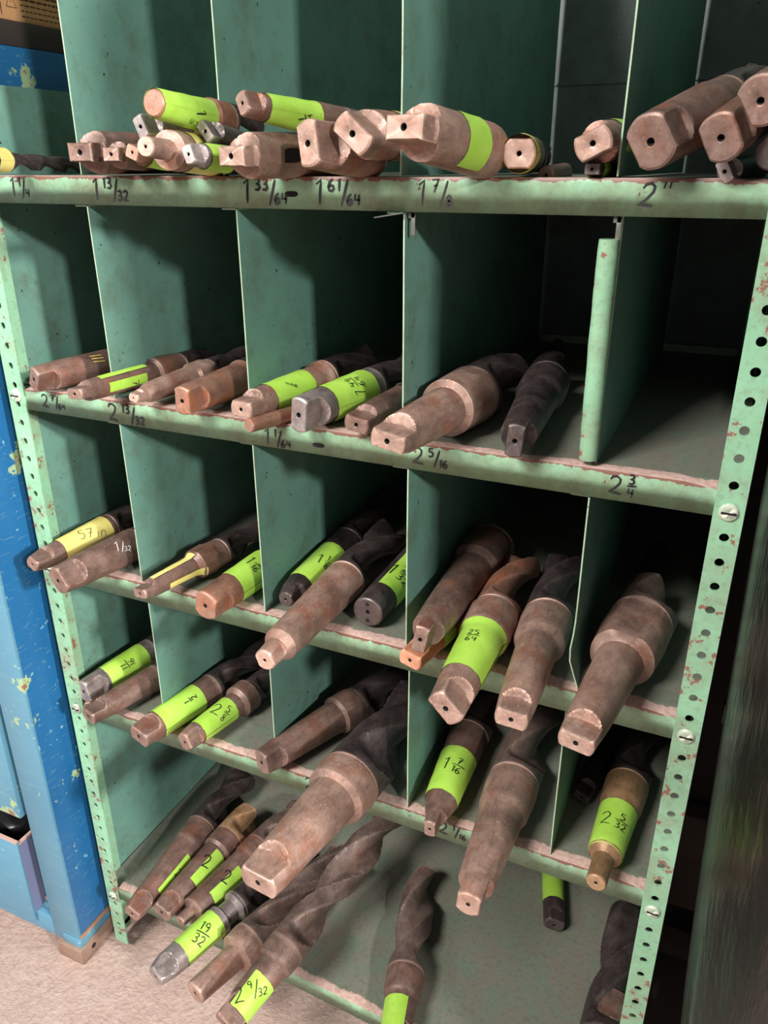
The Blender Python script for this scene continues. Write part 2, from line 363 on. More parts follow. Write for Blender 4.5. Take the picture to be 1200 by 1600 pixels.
# ------------------------------------------------------------------ the drills
DRILLS = [
 {'row': 'A', 'label': 'dark twist drill with yellow tape at the far left end of the top shelf', 'P': [0.1155, -0.08, 1.3176], 'd': [-0.1562, 0.987, -0.0385], 'prof': [(0.0, 0.0126), (0.0652, 0.0121), (0.0673, 0.0122), (0.1824, 0.0088)], 'roll': 0, 'L': 0.26, 'mat': 'dark', 'bmat': 'dark', 'tang': (0.5, 0.85, 1.0), 'end': 'tang', 'ph': 0, 'tip': 'point', 'fl': (0.62, 5.2), 'flute': 2, 'tape': [('yellow', 0.0422, 0.0642, None)]},
 {'row': 'A', 'label': 'rusty tanged drill sleeve with a slot, leftmost tang on the top shelf', 'P': [0.2474, -0.05, 1.3218], 'd': [-0.0393, 0.9992, 0.003], 'prof': [(0.0, 0.0193), (0.0394, 0.0208), (0.1201, 0.0204)], 'roll': 0, 'L': 0.2, 'mat': 'brown', 'bmat': 'brown', 'tang': (0.42, 0.72, 0.5), 'end': 'tang', 'ph': 0, 'tip': 'point', 'fl': (0.62, 5.2), 'slot': 0.0533, 'flute': 2},
 {'row': 'A', 'label': 'small square-tanged rusty drill just right of the slotted sleeve on the top shelf', 'P': [0.2919, -0.055, 1.3197], 'd': [-0.2006, 0.9789, -0.0379], 'prof': [(0.0, 0.0113), (0.0267, 0.013), (0.0868, 0.0131)], 'roll': 0, 'L': 0.2, 'mat': 'brown', 'bmat': 'dark', 'tang': (0.5, 0.7, 0.55), 'end': 'tang', 'ph': 0, 'tip': 'point', 'fl': (0.62, 5.2), 'flute': 2},
 {'row': 'A', 'label': 'small orange-rusty drill between the small square tang and the round pin drill', 'P': [0.3226, -0.06, 1.3211], 'd': [0.0134, 0.9953, -0.0955], 'prof': [(0.0, 0.0092), (0.0144, 0.0106), (0.0603, 0.0112)], 'roll': 20, 'L': 0.126, 'mat': 'rust', 'bmat': 'dark', 'tang': (0.6, 0.75, 0.6), 'end': 'tang', 'ph': 0, 'tip': 'point', 'fl': (0.62, 5.2), 'flute': 2, 'tape': [('lime', 0.0181, 0.0525, None)]},
 {'row': 'A', 'label': 'drill with round pin end and wide collar, lying in the top left pile', 'P': [0.385, -0.115, 1.3245], 'd': [-0.1484, 0.9875, -0.0537], 'prof': [(0.0, 0.0086), (0.0377, 0.0091), (0.04, 0.017), (0.0538, 0.0179), (0.0609, 0.0169), (0.1312, 0.0177), (0.132, 0.017), (0.1345, 0.017), (0.1353, 0.0177), (0.1367, 0.0177)], 'roll': 0, 'L': 0.16, 'mat': 'pink', 'bmat': 'dark', 'tang': (0.5, 0.85, 1.0), 'end': 'pin', 'ph': 0, 'tip': 'point', 'fl': (0.62, 5.2), 'flute': 9, 'tape': [('yellow', 0.0633, 0.1297, None)]},
 {'row': 'A', 'label': 'grey steel drill with a bright flat tang lying on the pile under the lime roll', 'P': [0.3278, -0.05, 1.3435], 'd': [0.0203, 0.9996, -0.0175], 'prof': [(0.0, 0.0116), (0.0401, 0.0115), (0.064, 0.0118), (0.0945, 0.0122), (0.0953, 0.0117), (0.0978, 0.0117), (0.0986, 0.0122), (0.1, 0.0122)], 'roll': 65, 'L': 0.18, 'mat': 'silver', 'bmat': 'brown', 'tang': (0.55, 0.95, 0.9), 'end': 'tang', 'ph': 0, 'tip': 'point', 'fl': (0.62, 5.2), 'flute': 7, 'tape': [('yellow', 0.0661, 0.0892, None)]},
 {'row': 'A', 'label': 'thick drill wrapped in lime tape marked 1, topmost of the top left pile', 'P': [0.3782, -0.09, 1.3599], 'd': [-0.02, 0.9966, -0.0796], 'prof': [(0.0, 0.0113), (0.0035, 0.0119), (0.0801, 0.0143), (0.0837, 0.0168), (0.1104, 0.0174)], 'roll': 0, 'L': 0.17, 'mat': 'rust', 'bmat': 'dark', 'tang': (0.5, 0.85, 1.0), 'end': 'round', 'ph': 0, 'tip': 'point', 'fl': (0.62, 5.2), 'flute': 4, 'tape': [('lime', 0.0017, 0.0801, None)], 'ink': [('1', 0.0513, -6.7, 0.0144, 10), ('cm', 0.044, -49.7, 0.0083, -100)]},
 {'row': 'A', 'label': 'small grey flat-tanged drill wedged against the divider beside the lime roll', 'P': [0.3949, -0.04, 1.3389], 'd': [-0.0647, 0.9881, -0.1398], 'prof': [(0.0, 0.0108), (0.0202, 0.0111), (0.0708, 0.0117)], 'roll': 50, 'L': 0.1008, 'mat': 'silver', 'bmat': 'dark', 'tang': (0.45, 0.95, 0.8), 'end': 'tang', 'ph': 0, 'tip': 'point', 'fl': (0.62, 5.2), 'flute': 2},
 {'row': 'A', 'label': 'small drill with grey tang and lime tape, low right of the top left pile', 'P': [0.411, -0.09, 1.3185], 'd': [-0.0654, 0.996, -0.0617], 'prof': [(0.0, 0.0085), (0.0184, 0.0105), (0.0602, 0.0116)], 'roll': 70, 'L': 0.126, 'mat': 'silver', 'bmat': 'dark', 'tang': (0.5, 0.95, 0.8), 'end': 'tang', 'ph': 0, 'tip': 'point', 'fl': (0.62, 5.2), 'flute': 2, 'tape': [('lime', 0.0227, 0.0627, None)]},
 {'row': 'A', 'label': 'drill with lime tape lying raised across the others in the second top compartment', 'P': [0.4578, -0.07, 1.3588], 'd': [0.2866, 0.9526, -0.102], 'prof': [(0.0, 0.0105), (0.0233, 0.0114), (0.0843, 0.0139), (0.0866, 0.0151), (0.1205, 0.0156), (0.1213, 0.015), (0.1238, 0.015), (0.1246, 0.0157), (0.126, 0.0157)], 'roll': 60, 'L': 0.17, 'mat': 'brown', 'bmat': 'brown', 'tang': (0.6, 0.9, 0.8), 'end': 'tang', 'ph': 0, 'tip': 'point', 'fl': (0.62, 5.2), 'flute': 8, 'tape': [('lime', 0.024, 0.0851, None)], 'ink': [('1/4', 0.0635, -9.7, 0.013, 200)]},
 {'row': 'A', 'label': 'large slotted drill sleeve with flat horizontal tang in the second top compartment', 'P': [0.4522, -0.085, 1.3168], 'd': [0.1389, 0.9901, 0.0183], 'prof': [(0.0, 0.0173), (0.0307, 0.0197), (0.1262, 0.0204)], 'roll': 0, 'L': 0.2, 'mat': 'pink', 'bmat': 'brown', 'tang': (0.42, 0.75, 0.5), 'end': 'tang', 'ph': 0, 'tip': 'point', 'fl': (0.62, 5.2), 'slot': 0.0636, 'flute': 2},
 {'row': 'A', 'label': 'large pinkish drill with upright tang, right beside the second slotted sleeve', 'P': [0.5209, -0.07, 1.3265], 'd': [0.1971, 0.9766, -0.0861], 'prof': [(0.0, 0.0191), (0.0302, 0.0209), (0.0819, 0.0215)], 'roll': 78, 'L': 0.09, 'mat': 'pink', 'bmat': 'dark', 'tang': (0.5, 1, 0.8), 'end': 'tang', 'ph': 0, 'tip': 'point', 'fl': (0.62, 5.2), 'flute': 2},
 {'row': 'A', 'label': 'large drill with a diagonal tang and a scrap of yellow tape left of the divider', 'P': [0.5587, -0.06, 1.3336], 'd': [0.0096, 0.9999, 0.0072], 'prof': [(0.0, 0.0188), (0.0506, 0.0206), (0.09, 0.0204)], 'roll': 40, 'L': 0.2, 'mat': 'pink', 'bmat': 'brown', 'tang': (0.5, 1, 0.8), 'end': 'tang', 'ph': 0, 'tip': 'point', 'fl': (0.62, 5.2), 'flute': 2, 'tape': [('yellow', 0.0727, 0.09, None)]},
 {'row': 'A', 'label': 'thick drill with bright square tang and a lime tape patch right of the third divider', 'P': [0.6308, -0.12, 1.3353], 'd': [0.2166, 0.9689, -0.1198], 'prof': [(0.0, 0.019), (0.031, 0.0213), (0.1195, 0.0226), (0.1239, 0.0221)], 'roll': 0, 'L': 0.132, 'mat': 'pink', 'bmat': 'dark', 'tang': (0.42, 0.8, 0.5), 'end': 'tang', 'ph': 0, 'tip': 'point', 'fl': (0.62, 5.2), 'flute': 3, 'tape': [('lime', 0.0604, 0.0943, (-60, 70))]},
 {'row': 'A', 'label': 'drill seen end on with a torn yellow tape ring on the top shelf', 'P': [0.69, -0.01, 1.3182], 'd': [-0.1887, 0.982, 0.0026], 'prof': [(0.0, 0.0145), (0.0136, 0.0153), (0.1018, 0.0165)], 'roll': 0, 'L': 0.3, 'mat': 'pink', 'bmat': 'dark', 'tang': (0.75, 1, 0.25), 'end': 'tang', 'ph': 0, 'tip': 'point', 'fl': (0.62, 5.2), 'flute': 2, 'tape': [('yellow', 0.0, 0.0291, None)]},
 {'row': 'A', 'label': 'low grey drill end lying deep on the top shelf beside the end-on drill', 'P': [0.7045, 0.03, 1.3011], 'd': [-0.004, 0.9997, 0.0235], 'prof': [(0.0, 0.0079), (0.0298, 0.0082), (0.07, 0.0086)], 'roll': 0, 'L': 0.081, 'mat': 'brown', 'bmat': 'dark', 'tang': (0.5, 0.85, 1.0), 'end': 'round', 'ph': 0, 'tip': 'point', 'fl': (0.62, 5.2), 'flute': 2},
 {'row': 'A', 'label': 'pinkish drill with peeling lime tape resting on a smaller one by the fourth divider', 'P': [0.7522, -0.02, 1.325], 'd': [0.0694, 0.9963, 0.0498], 'prof': [(0.0, 0.0158), (0.0492, 0.0168), (0.0903, 0.0164)], 'roll': -25, 'L': 0.1203, 'mat': 'pink', 'bmat': 'dark', 'tang': (0.6, 1, 0.7), 'end': 'tang', 'ph': 0, 'tip': 'point', 'fl': (0.62, 5.2), 'flute': 2, 'tape': [('lime', 0.0449, 0.0761, None)]},
 {'row': 'A', 'label': 'small dark drill lying under the pinkish one by the fourth divider on the top shelf', 'P': [0.7508, -0.005, 1.3063], 'd': [0.0818, 0.9966, 0.0101], 'prof': [(0.0, 0.0074), (0.0405, 0.0077), (0.0853, 0.0081)], 'roll': 0, 'L': 0.1153, 'mat': 'dark', 'bmat': 'dark', 'tang': (0.6, 0.9, 0.8), 'end': 'tang', 'ph': 0, 'tip': 'point', 'fl': (0.62, 5.2), 'flute': 2, 'tape': [('lime', 0.0098, 0.03, None)]},
 {'row': 'A', 'label': 'very large drill with a broad scooped tang just right of the fourth divider', 'P': [0.7988, -0.04, 1.3249], 'd': [0.2635, 0.9391, 0.2207], 'prof': [(0.0, 0.0207), (0.0526, 0.0223), (0.1123, 0.0236), (0.1167, 0.0226), (0.1436, 0.0222), (0.1444, 0.0212), (0.1469, 0.0212), (0.1477, 0.0221), (0.1491, 0.0221)], 'roll': 62, 'L': 0.26, 'mat': 'brown', 'bmat': 'dark', 'tang': (0.74, 1, 0.6), 'end': 'tang', 'ph': 0, 'tip': 'point', 'fl': (0.62, 5.2), 'flute': 8},
 {'row': 'A', 'label': 'large drill with an oval tang leaning on its neighbours right on the top shelf', 'P': [0.8473, -0.03, 1.3272], 'd': [0.2122, 0.9476, 0.2388], 'prof': [(0.0, 0.018), (0.037, 0.0187), (0.1055, 0.0194)], 'roll': 65, 'L': 0.2134, 'mat': 'brown', 'bmat': 'dark', 'tang': (0.72, 1, 0.6), 'end': 'tang', 'ph': 0, 'tip': 'point', 'fl': (0.62, 5.2), 'flute': 2},
 {'row': 'A', 'label': 'large drill highest of the heap at the right edge of the top shelf', 'P': [0.8706, -0.06, 1.349], 'd': [0.2178, 0.9512, 0.2185], 'prof': [(0.0, 0.0171), (0.0382, 0.0178), (0.1051, 0.0187)], 'roll': 60, 'L': 0.1351, 'mat': 'brown', 'bmat': 'dark', 'tang': (0.66, 1, 0.6), 'end': 'tang', 'ph': 0, 'tip': 'point', 'fl': (0.62, 5.2), 'flute': 2},
 {'row': 'A', 'label': 'dark drill lying under the heap at the right end of the top shelf', 'P': [0.8522, 0.0, 1.3045], 'd': [0.1964, 0.9802, 0.0256], 'prof': [(0.0, 0.0095), (0.0355, 0.0099), (0.102, 0.0106)], 'roll': 60, 'L': 0.111, 'mat': 'silver', 'bmat': 'dark', 'tang': (0.5, 1, 0.8), 'end': 'tang', 'ph': 0, 'tip': 'point', 'fl': (0.62, 5.2), 'flute': 2},
 {'row': 'A', 'label': 'dark round drill end below the highest drill at the right edge of the top shelf', 'P': [0.8834, 0.0, 1.3179], 'd': [0.2588, 0.9659, 0.0113], 'prof': [(0.0, 0.0131), (0.0336, 0.0136), (0.0621, 0.0141)], 'roll': 0, 'L': 0.0921, 'mat': 'dark', 'bmat': 'dark', 'tang': (0.5, 0.85, 1.0), 'end': 'round', 'ph': 0, 'tip': 'point', 'fl': (0.62, 5.2), 'flute': 2},
 {'row': 'B', 'label': 'long rusty drill shank with yellow crayon marks at the left end of the second shelf', 'P': [0.0941, -0.0219, 1.0672], 'd': [0.2581, 0.9661, 0.0], 'prof': [(0.0, 0.0155), (0.0283, 0.0177), (0.1016, 0.0198), (0.1156, 0.02), (0.1164, 0.0192), (0.1189, 0.0192), (0.1197, 0.0201), (0.1211, 0.0201)], 'roll': 115, 'L': 0.3134, 'mat': 'brown', 'bmat': 'dark', 'tang': (0.5, 1, 0.7), 'end': 'tang', 'ph': 0, 'tip': 'point', 'fl': (0.62, 5.2), 'flute': 7, 'ink': [('//', 0.083, 39.3, 0.0168, 0)]},
 {'row': 'B', 'label': 'drill with lime tape strips along its shank, second from left on the second shelf', 'P': [0.2046, -0.0666, 1.0717], 'd': [0.0183, 0.9993, -0.0324], 'prof': [(0.0, 0.0115), (0.0346, 0.0126), (0.1308, 0.0137), (0.1334, 0.0183), (0.1553, 0.0186), (0.1794, 0.017), (0.1802, 0.0159), (0.1827, 0.0159), (0.1835, 0.0167), (0.1849, 0.0167)], 'roll': -5, 'L': 0.26, 'mat': 'brown', 'bmat': 'dark', 'tang': (0.5, 0.95, 0.8), 'end': 'tang', 'ph': 0, 'tip': 'point', 'fl': (0.62, 5.2), 'flute': 9, 'tape': [('lime', 0.0368, 0.1151, (58, 92)), ('lime', 0.0428, 0.1069, (-25, 25))], 'ink': [('7', 0.0849, -12.7, 0.011, 0)]},
 {'row': 'B', 'label': 'slim drill with a small nub tang and a silver neck ring on the second shelf', 'P': [0.2593, -0.033, 1.0649], 'd': [-0.0019, 1.0, 0.0], 'prof': [(0.0, 0.0068), (0.0178, 0.0083), (0.0269, 0.0119), (0.108, 0.0143), (0.112, 0.0174), (0.1407, 0.0178), (0.1461, 0.0155)], 'roll': 10, 'L': 0.26, 'mat': 'pink', 'bmat': 'dark', 'tang': (0.6, 0.9, 0.8), 'end': 'tang', 'ph': 0, 'tip': 'point', 'fl': (0.62, 5.2), 'flute': 6},
 {'row': 'B', 'label': 'orange-rusty drill with an upright square tang beside the second divider', 'P': [0.3304, -0.0354, 1.0698], 'd': [0.0233, 0.9997, 0.0], 'prof': [(0.0, 0.0165), (0.0316, 0.018), (0.1112, 0.0205), (0.1152, 0.0227)], 'roll': 92, 'L': 0.28, 'mat': 'rust', 'bmat': 'dark', 'tang': (0.55, 1, 0.7), 'end': 'tang', 'ph': 0, 'tip': 'point', 'fl': (0.62, 5.2), 'flute': 3},
 {'row': 'B', 'label': 'drill with lime tape right of the second divider, above the small round pin', 'P': [0.4098, -0.0381, 1.0704], 'd': [0.1172, 0.9931, 0.0], 'prof': [(0.0, 0.0146), (0.0257, 0.017), (0.1363, 0.0201), (0.1414, 0.0231), (0.1495, 0.0232), (0.1503, 0.0223), (0.1528, 0.0223), (0.1536, 0.0233), (0.155, 0.0233)], 'roll': 0, 'L': 0.28, 'mat': 'pink', 'bmat': 'dark', 'tang': (0.5, 0.95, 0.7), 'end': 'tang', 'ph': 0, 'tip': 'point', 'fl': (0.62, 5.2), 'flute': 8, 'tape': [('lime', 0.0434, 0.1128, None)], 'ink': [('7/6', 0.0728, 43.3, 0.0117, 150)]},
 {'row': 'B', 'label': 'small plain round pin under the lime-taped drill at the front of the second shelf', 'P': [0.4214, -0.0429, 1.0554], 'd': [0.3203, 0.9473, 0.0], 'prof': [(0.0, 0.0079), (0.0191, 0.0081), (0.0649, 0.0083)], 'roll': 0, 'L': 0.075, 'mat': 'rust', 'bmat': 'rust', 'tang': (0.5, 0.85, 1.0), 'end': 'round', 'ph': 0, 'tip': 'flat', 'fl': (0.62, 5.2), 'flute': 2},
 {'row': 'B', 'label': 'drill with upright grey tang and lime tape reading 1 49/64', 'P': [0.4755, -0.0294, 1.0697], 'd': [0.1375, 0.9905, 0.0], 'prof': [(0.0, 0.0193), (0.0289, 0.0199), (0.1338, 0.0225), (0.1391, 0.0226)], 'roll': 96, 'L': 0.3, 'mat': 'silver', 'bmat': 'dark', 'tang': (0.5, 1, 0.7), 'end': 'tang', 'ph': 0, 'tip': 'point', 'fl': (0.62, 5.2), 'flute': 3, 'tape': [('lime', 0.045, 0.1242, None)], 'ink': [('1|49/64', 0.0878, 43.5, 0.0189, 170)]},
 {'row': 'B', 'label': 'plain brown drill with flat tang half hidden behind the third divider', 'P': [0.5391, -0.0222, 1.0652], 'd': [0.0753, 0.9972, 0.0], 'prof': [(0.0, 0.0147), (0.0352, 0.0165), (0.0984, 0.0181)], 'roll': 8, 'L': 0.2753, 'mat': 'brown', 'bmat': 'dark', 'tang': (0.5, 1, 0.7), 'end': 'tang', 'ph': 0, 'tip': 'point', 'fl': (0.62, 5.2), 'flute': 2},
 {'row': 'B', 'label': 'big drill with pink shank and wide dark collar right of the third divider', 'P': [0.6072, -0.0972, 1.0796], 'd': [0.1048, 0.9945, 0.0], 'prof': [(0.0, 0.0184), (0.0379, 0.0203), (0.1194, 0.0233), (0.1241, 0.0301), (0.1825, 0.0325), (0.1878, 0.0313)], 'roll': 8, 'L': 0.3, 'mat': 'pink', 'bmat': 'dark', 'tang': (0.42, 0.95, 0.6), 'end': 'tang', 'ph': 0, 'tip': 'point', 'fl': (0.62, 5.2), 'flute': 5},
 {'row': 'B', 'label': 'dark-shanked drill with narrow tang in the fourth compartment of the second shelf', 'P': [0.7096, -0.0356, 1.0747], 'd': [-0.1089, 0.994, 0.0], 'prof': [(0.0, 0.0166), (0.0574, 0.0189), (0.1568, 0.0229), (0.1656, 0.0264), (0.2093, 0.0276), (0.2196, 0.0269), (0.2204, 0.0254), (0.2229, 0.0254), (0.2237, 0.0266), (0.2251, 0.0266)], 'roll': 95, 'L': 0.3, 'mat': 'dark', 'bmat': 'dark', 'tang': (0.45, 1, 0.6), 'end': 'tang', 'ph': 0, 'tip': 'point', 'fl': (0.62, 5.2), 'flute': 9},
 {'row': 'B', 'label': 'dark drill lying far back behind the big pink-shanked one on the second shelf', 'P': [0.6451, 0.2532, 1.0611], 'd': [-0.022, 0.9998, 0.0], 'prof': [(0.0, 0.0114), (0.0454, 0.0126), (0.1814, 0.014)], 'roll': 0, 'L': 0.21, 'mat': 'dark', 'bmat': 'dark', 'tang': (0.5, 0.85, 1.0), 'end': 'round', 'ph': 0, 'tip': 'point', 'fl': (0.62, 5.2), 'flute': 2},
 {'row': 'C', 'label': 'drill with wide yellow tape at the left end of the third shelf', 'P': [0.058, -0.0481, 0.8141], 'd': [0.0787, 0.9969, 0.0], 'prof': [(0.0, 0.0111), (0.0216, 0.015), (0.1309, 0.0203), (0.134, 0.0203), (0.1348, 0.0195), (0.1373, 0.0195), (0.1381, 0.0204), (0.1395, 0.0204)], 'roll': 25, 'L': 0.3, 'mat': 'brown', 'bmat': 'dark', 'tang': (0.6, 0.95, 1.0), 'end': 'tang', 'ph': 0, 'tip': 'point', 'fl': (0.62, 5.2), 'flute': 7, 'tape': [('yellow', 0.0453, 0.1284, None)], 'ink': [('.57in', 0.0918, 41.4, 0.0158, 72)]},
 {'row': 'C', 'label': 'plain dark drill with white chalk mark beside the yellow-taped one, third shelf', 'P': [0.1306, -0.0739, 0.8175], 'd': [0.131, 0.9914, 0.0], 'prof': [(0.0, 0.0183), (0.0248, 0.0208), (0.1224, 0.0239), (0.1286, 0.0232)], 'roll': 55, 'L': 0.3, 'mat': 'brown', 'bmat': 'dark', 'tang': (0.6, 1, 0.7), 'end': 'tang', 'ph': 0, 'tip': 'point', 'fl': (0.62, 5.2), 'flute': 3, 'ink': [('1_/32', 0.0953, 42.5, 0.0151, 70)], 'chalk': 1},
 {'row': 'C', 'label': 'slim drill with yellow tape strips and a round neck collar on the third shelf', 'P': [0.2479, -0.0552, 0.8161], 'd': [0.1688, 0.9856, 0.0], 'prof': [(0.0, 0.0116), (0.0225, 0.0125), (0.0886, 0.0146), (0.0955, 0.0213), (0.1195, 0.0224), (0.1244, 0.0203), (0.1375, 0.0199), (0.1383, 0.0189), (0.1408, 0.0189), (0.1416, 0.0198), (0.143, 0.0198)], 'roll': -10, 'L': 0.28, 'mat': 'brown', 'bmat': 'dark', 'tang': (0.5, 1, 0.8), 'end': 'tang', 'ph': 0, 'tip': 'point', 'fl': (0.62, 5.2), 'flute': 10, 'tape': [('yellow', 0.0209, 0.0922, (75, 125)), ('yellow', 0.0385, 0.0973, (-30, 5))]},
 {'row': 'C', 'label': 'rusty-ended drill with lime tape beside the second divider on the third shelf', 'P': [0.3412, -0.0466, 0.8163], 'd': [0.0772, 0.997, 0.0], 'prof': [(0.0, 0.0193), (0.0363, 0.0206), (0.1167, 0.0226)], 'roll': 100, 'L': 0.3, 'mat': 'rust', 'bmat': 'dark', 'tang': (0.75, 1, 0.7), 'end': 'tang', 'ph': 0, 'tip': 'point', 'fl': (0.62, 5.2), 'flute': 2, 'tape': [('lime', 0.0492, 0.12, None)], 'ink': [('1|3/16', 0.0892, 61.6, 0.0185, 0)]},
 {'row': 'C', 'label': 'dark drill with lime tape reading 1 1/8 right of the second divider', 'P': [0.4252, 0.004, 0.8184], 'd': [-0.0074, 1.0, 0.0], 'prof': [(0.0, 0.0101), (0.0191, 0.0164), (0.0396, 0.0188), (0.1492, 0.0228), (0.1575, 0.0229), (0.168, 0.0241), (0.1688, 0.0236), (0.1713, 0.0236), (0.1721, 0.0247), (0.1735, 0.0247)], 'roll': 75, 'L': 0.36, 'mat': 'dark', 'bmat': 'dark', 'tang': (0.6, 0.9, 0.6), 'end': 'tang', 'ph': 0, 'tip': 'point', 'fl': (0.62, 5.2), 'flute': 9, 'tape': [('lime', 0.0361, 0.1265, None)], 'ink': [('1|1/8', 0.0819, 59.2, 0.0203, 15)]},
 {'row': 'C', 'label': 'long pale drill with a stepped nub tang reaching out over the third shelf edge', 'P': [0.4733, -0.1209, 0.8203], 'd': [-0.0119, 0.9999, 0.0], 'prof': [(0.0, 0.0123), (0.0248, 0.0138), (0.0339, 0.02), (0.19, 0.0265), (0.1938, 0.0266), (0.1946, 0.0255), (0.1971, 0.0255), (0.1979, 0.0267), (0.1993, 0.0267)], 'roll': 70, 'L': 0.36, 'mat': 'pink', 'bmat': 'dark', 'tang': (0.7, 0.9, 0.8), 'end': 'tang', 'ph': 0, 'tip': 'point', 'fl': (0.62, 5.2), 'flute': 8},
 {'row': 'C', 'label': 'straight round bar drill with three small holes and lime tape reading 1 27/32', 'P': [0.5298, 0.0197, 0.8171], 'd': [0.0138, 0.9999, 0.0], 'prof': [(0.0, 0.0196), (0.0485, 0.0208), (0.1503, 0.023), (0.1724, 0.0234), (0.1732, 0.0224), (0.1757, 0.0224), (0.1765, 0.0235), (0.1779, 0.0235)], 'roll': 0, 'L': 0.3, 'mat': 'dark', 'bmat': 'dark', 'tang': (0.5, 0.85, 1.0), 'end': 'round3', 'ph': 0, 'tip': 'point', 'fl': (0.62, 5.2), 'flute': 7, 'tape': [('lime', 0.0394, 0.1623, (-35, 100))], 'ink': [('1|27/32', 0.0758, 61.4, 0.0246, 0)]},
 {'row': 'C', 'label': 'bright orange rusty drill lying under a bigger one by the third divider', 'P': [0.6108, -0.043, 0.8101], 'd': [0.1502, 0.9887, 0.0], 'prof': [(0.0, 0.0144), (0.0304, 0.0154), (0.1124, 0.0165)], 'roll': 10, 'L': 0.16, 'mat': 'orange', 'bmat': 'rust', 'tang': (0.6, 1, 0.7), 'end': 'tang', 'ph': 0, 'tip': 'point', 'fl': (0.62, 5.2), 'flute': 2, 'tape': [('lime', 0.0516, 0.0784, None)]},
 {'row': 'C', 'label': 'large drill with narrow tang stacked over the orange one by the third divider', 'P': [0.6294, -0.0609, 0.8521], 'd': [-0.0377, 0.9963, -0.0779], 'prof': [(0.0, 0.016), (0.0495, 0.0199), (0.1958, 0.027), (0.2047, 0.0341), (0.2597, 0.0365), (0.2771, 0.0353), (0.2779, 0.0334), (0.2804, 0.0334), (0.2812, 0.035), (0.2826, 0.035)], 'roll': 100, 'L': 0.31, 'mat': 'brown', 'bmat': 'brown', 'tang': (0.42, 1, 0.7), 'end': 'tang', 'ph': 0, 'tip': 'point', 'fl': (0.62, 5.2), 'flute': 9},
 {'row': 'C', 'label': 'large drill with a diagonal pink tang and lime tape reading 25/64', 'P': [0.682, -0.1239, 0.8241], 'd': [-0.0422, 0.9991, 0.0], 'prof': [(0.0, 0.0191), (0.036, 0.0209), (0.1304, 0.0243), (0.1388, 0.0287), (0.1779, 0.0305), (0.1853, 0.0288), (0.1861, 0.0264), (0.1886, 0.0264), (0.1894, 0.0276), (0.1908, 0.0276)], 'roll': 48, 'L': 0.34, 'mat': 'pink', 'bmat': 'rust', 'tang': (0.5, 1, 0.65), 'end': 'tang', 'ph': 0, 'tip': 'point', 'fl': (0.62, 5.2), 'flute': 9, 'tape': [('lime', 0.0489, 0.136, None)], 'ink': [('25/64', 0.1001, 94.9, 0.0166, 0)]},
 {'row': 'C', 'label': 'large drill with flat square tang left of the fourth divider on the third shelf', 'P': [0.7444, -0.1134, 0.8236], 'd': [-0.0548, 0.9985, 0.0], 'prof': [(0.0, 0.0166), (0.0387, 0.0195), (0.1316, 0.0233), (0.1413, 0.0284), (0.1771, 0.03), (0.1899, 0.0295), (0.1907, 0.0279), (0.1932, 0.0279), (0.194, 0.0292), (0.1954, 0.0292)], 'roll': 5, 'L': 0.36, 'mat': 'pink', 'bmat': 'dark', 'tang': (0.5, 1, 0.6), 'end': 'tang', 'ph': 0, 'tip': 'point', 'fl': (0.62, 5.2), 'flute': 9},
 {'row': 'C', 'label': 'biggest rusty drill with wide round shoulder right of the fourth divider', 'P': [0.8088, -0.1301, 0.8303], 'd': [0.1068, 0.9943, 0.0], 'prof': [(0.0, 0.0172), (0.0463, 0.0207), (0.1476, 0.0252), (0.1573, 0.0341), (0.1985, 0.0366), (0.23, 0.0361), (0.2308, 0.0344), (0.2333, 0.0344), (0.2341, 0.036), (0.2355, 0.036)], 'roll': 5, 'L': 0.32, 'mat': 'pink', 'bmat': 'brown', 'tang': (0.45, 1, 0.6), 'end': 'tang', 'ph': 0, 'tip': 'point', 'fl': (0.62, 5.2), 'flute': 9},
 {'row': 'C', 'label': 'dark drill lying far back behind the biggest rusty drill on the third shelf', 'P': [0.8182, 0.2406, 0.8103], 'd': [0.1614, 0.9869, 0.0], 'prof': [(0.0, 0.0156), (0.0338, 0.016), (0.0878, 0.0166)], 'roll': 0, 'L': 0.12, 'mat': 'dark', 'bmat': 'dark', 'tang': (0.5, 0.85, 1.0), 'end': 'round', 'ph': 0, 'tip': 'point', 'fl': (0.62, 5.2), 'flute': 2},
 {'row': 'D', 'label': 'drill with dark tang and lime tape at the left end of the fourth shelf', 'P': [0.0564, -0.0022, 0.5726], 'd': [0.1662, 0.9861, 0.0], 'prof': [(0.0, 0.0183), (0.0258, 0.0195), (0.1316, 0.0225)], 'roll': 75, 'L': 0.3, 'mat': 'silver', 'bmat': 'dark', 'tang': (0.6, 1, 0.8), 'end': 'tang', 'ph': 0, 'tip': 'point', 'fl': (0.62, 5.2), 'flute': 2, 'tape': [('lime', 0.0378, 0.114, None)], 'ink': [('11/16', 0.0743, 46.2, 0.0195, 180)]},
 {'row': 'D', 'label': 'plain brown drill beside the lime-taped one at the left end of the fourth shelf', 'P': [0.1028, -0.0425, 0.5707], 'd': [0.2423, 0.9702, 0.0], 'prof': [(0.0, 0.0152), (0.0302, 0.0171), (0.1227, 0.0206)], 'roll': 5, 'L': 0.3, 'mat': 'brown', 'bmat': 'dark', 'tang': (0.55, 0.95, 0.8), 'end': 'tang', 'ph': 0, 'tip': 'point', 'fl': (0.62, 5.2), 'flute': 2},
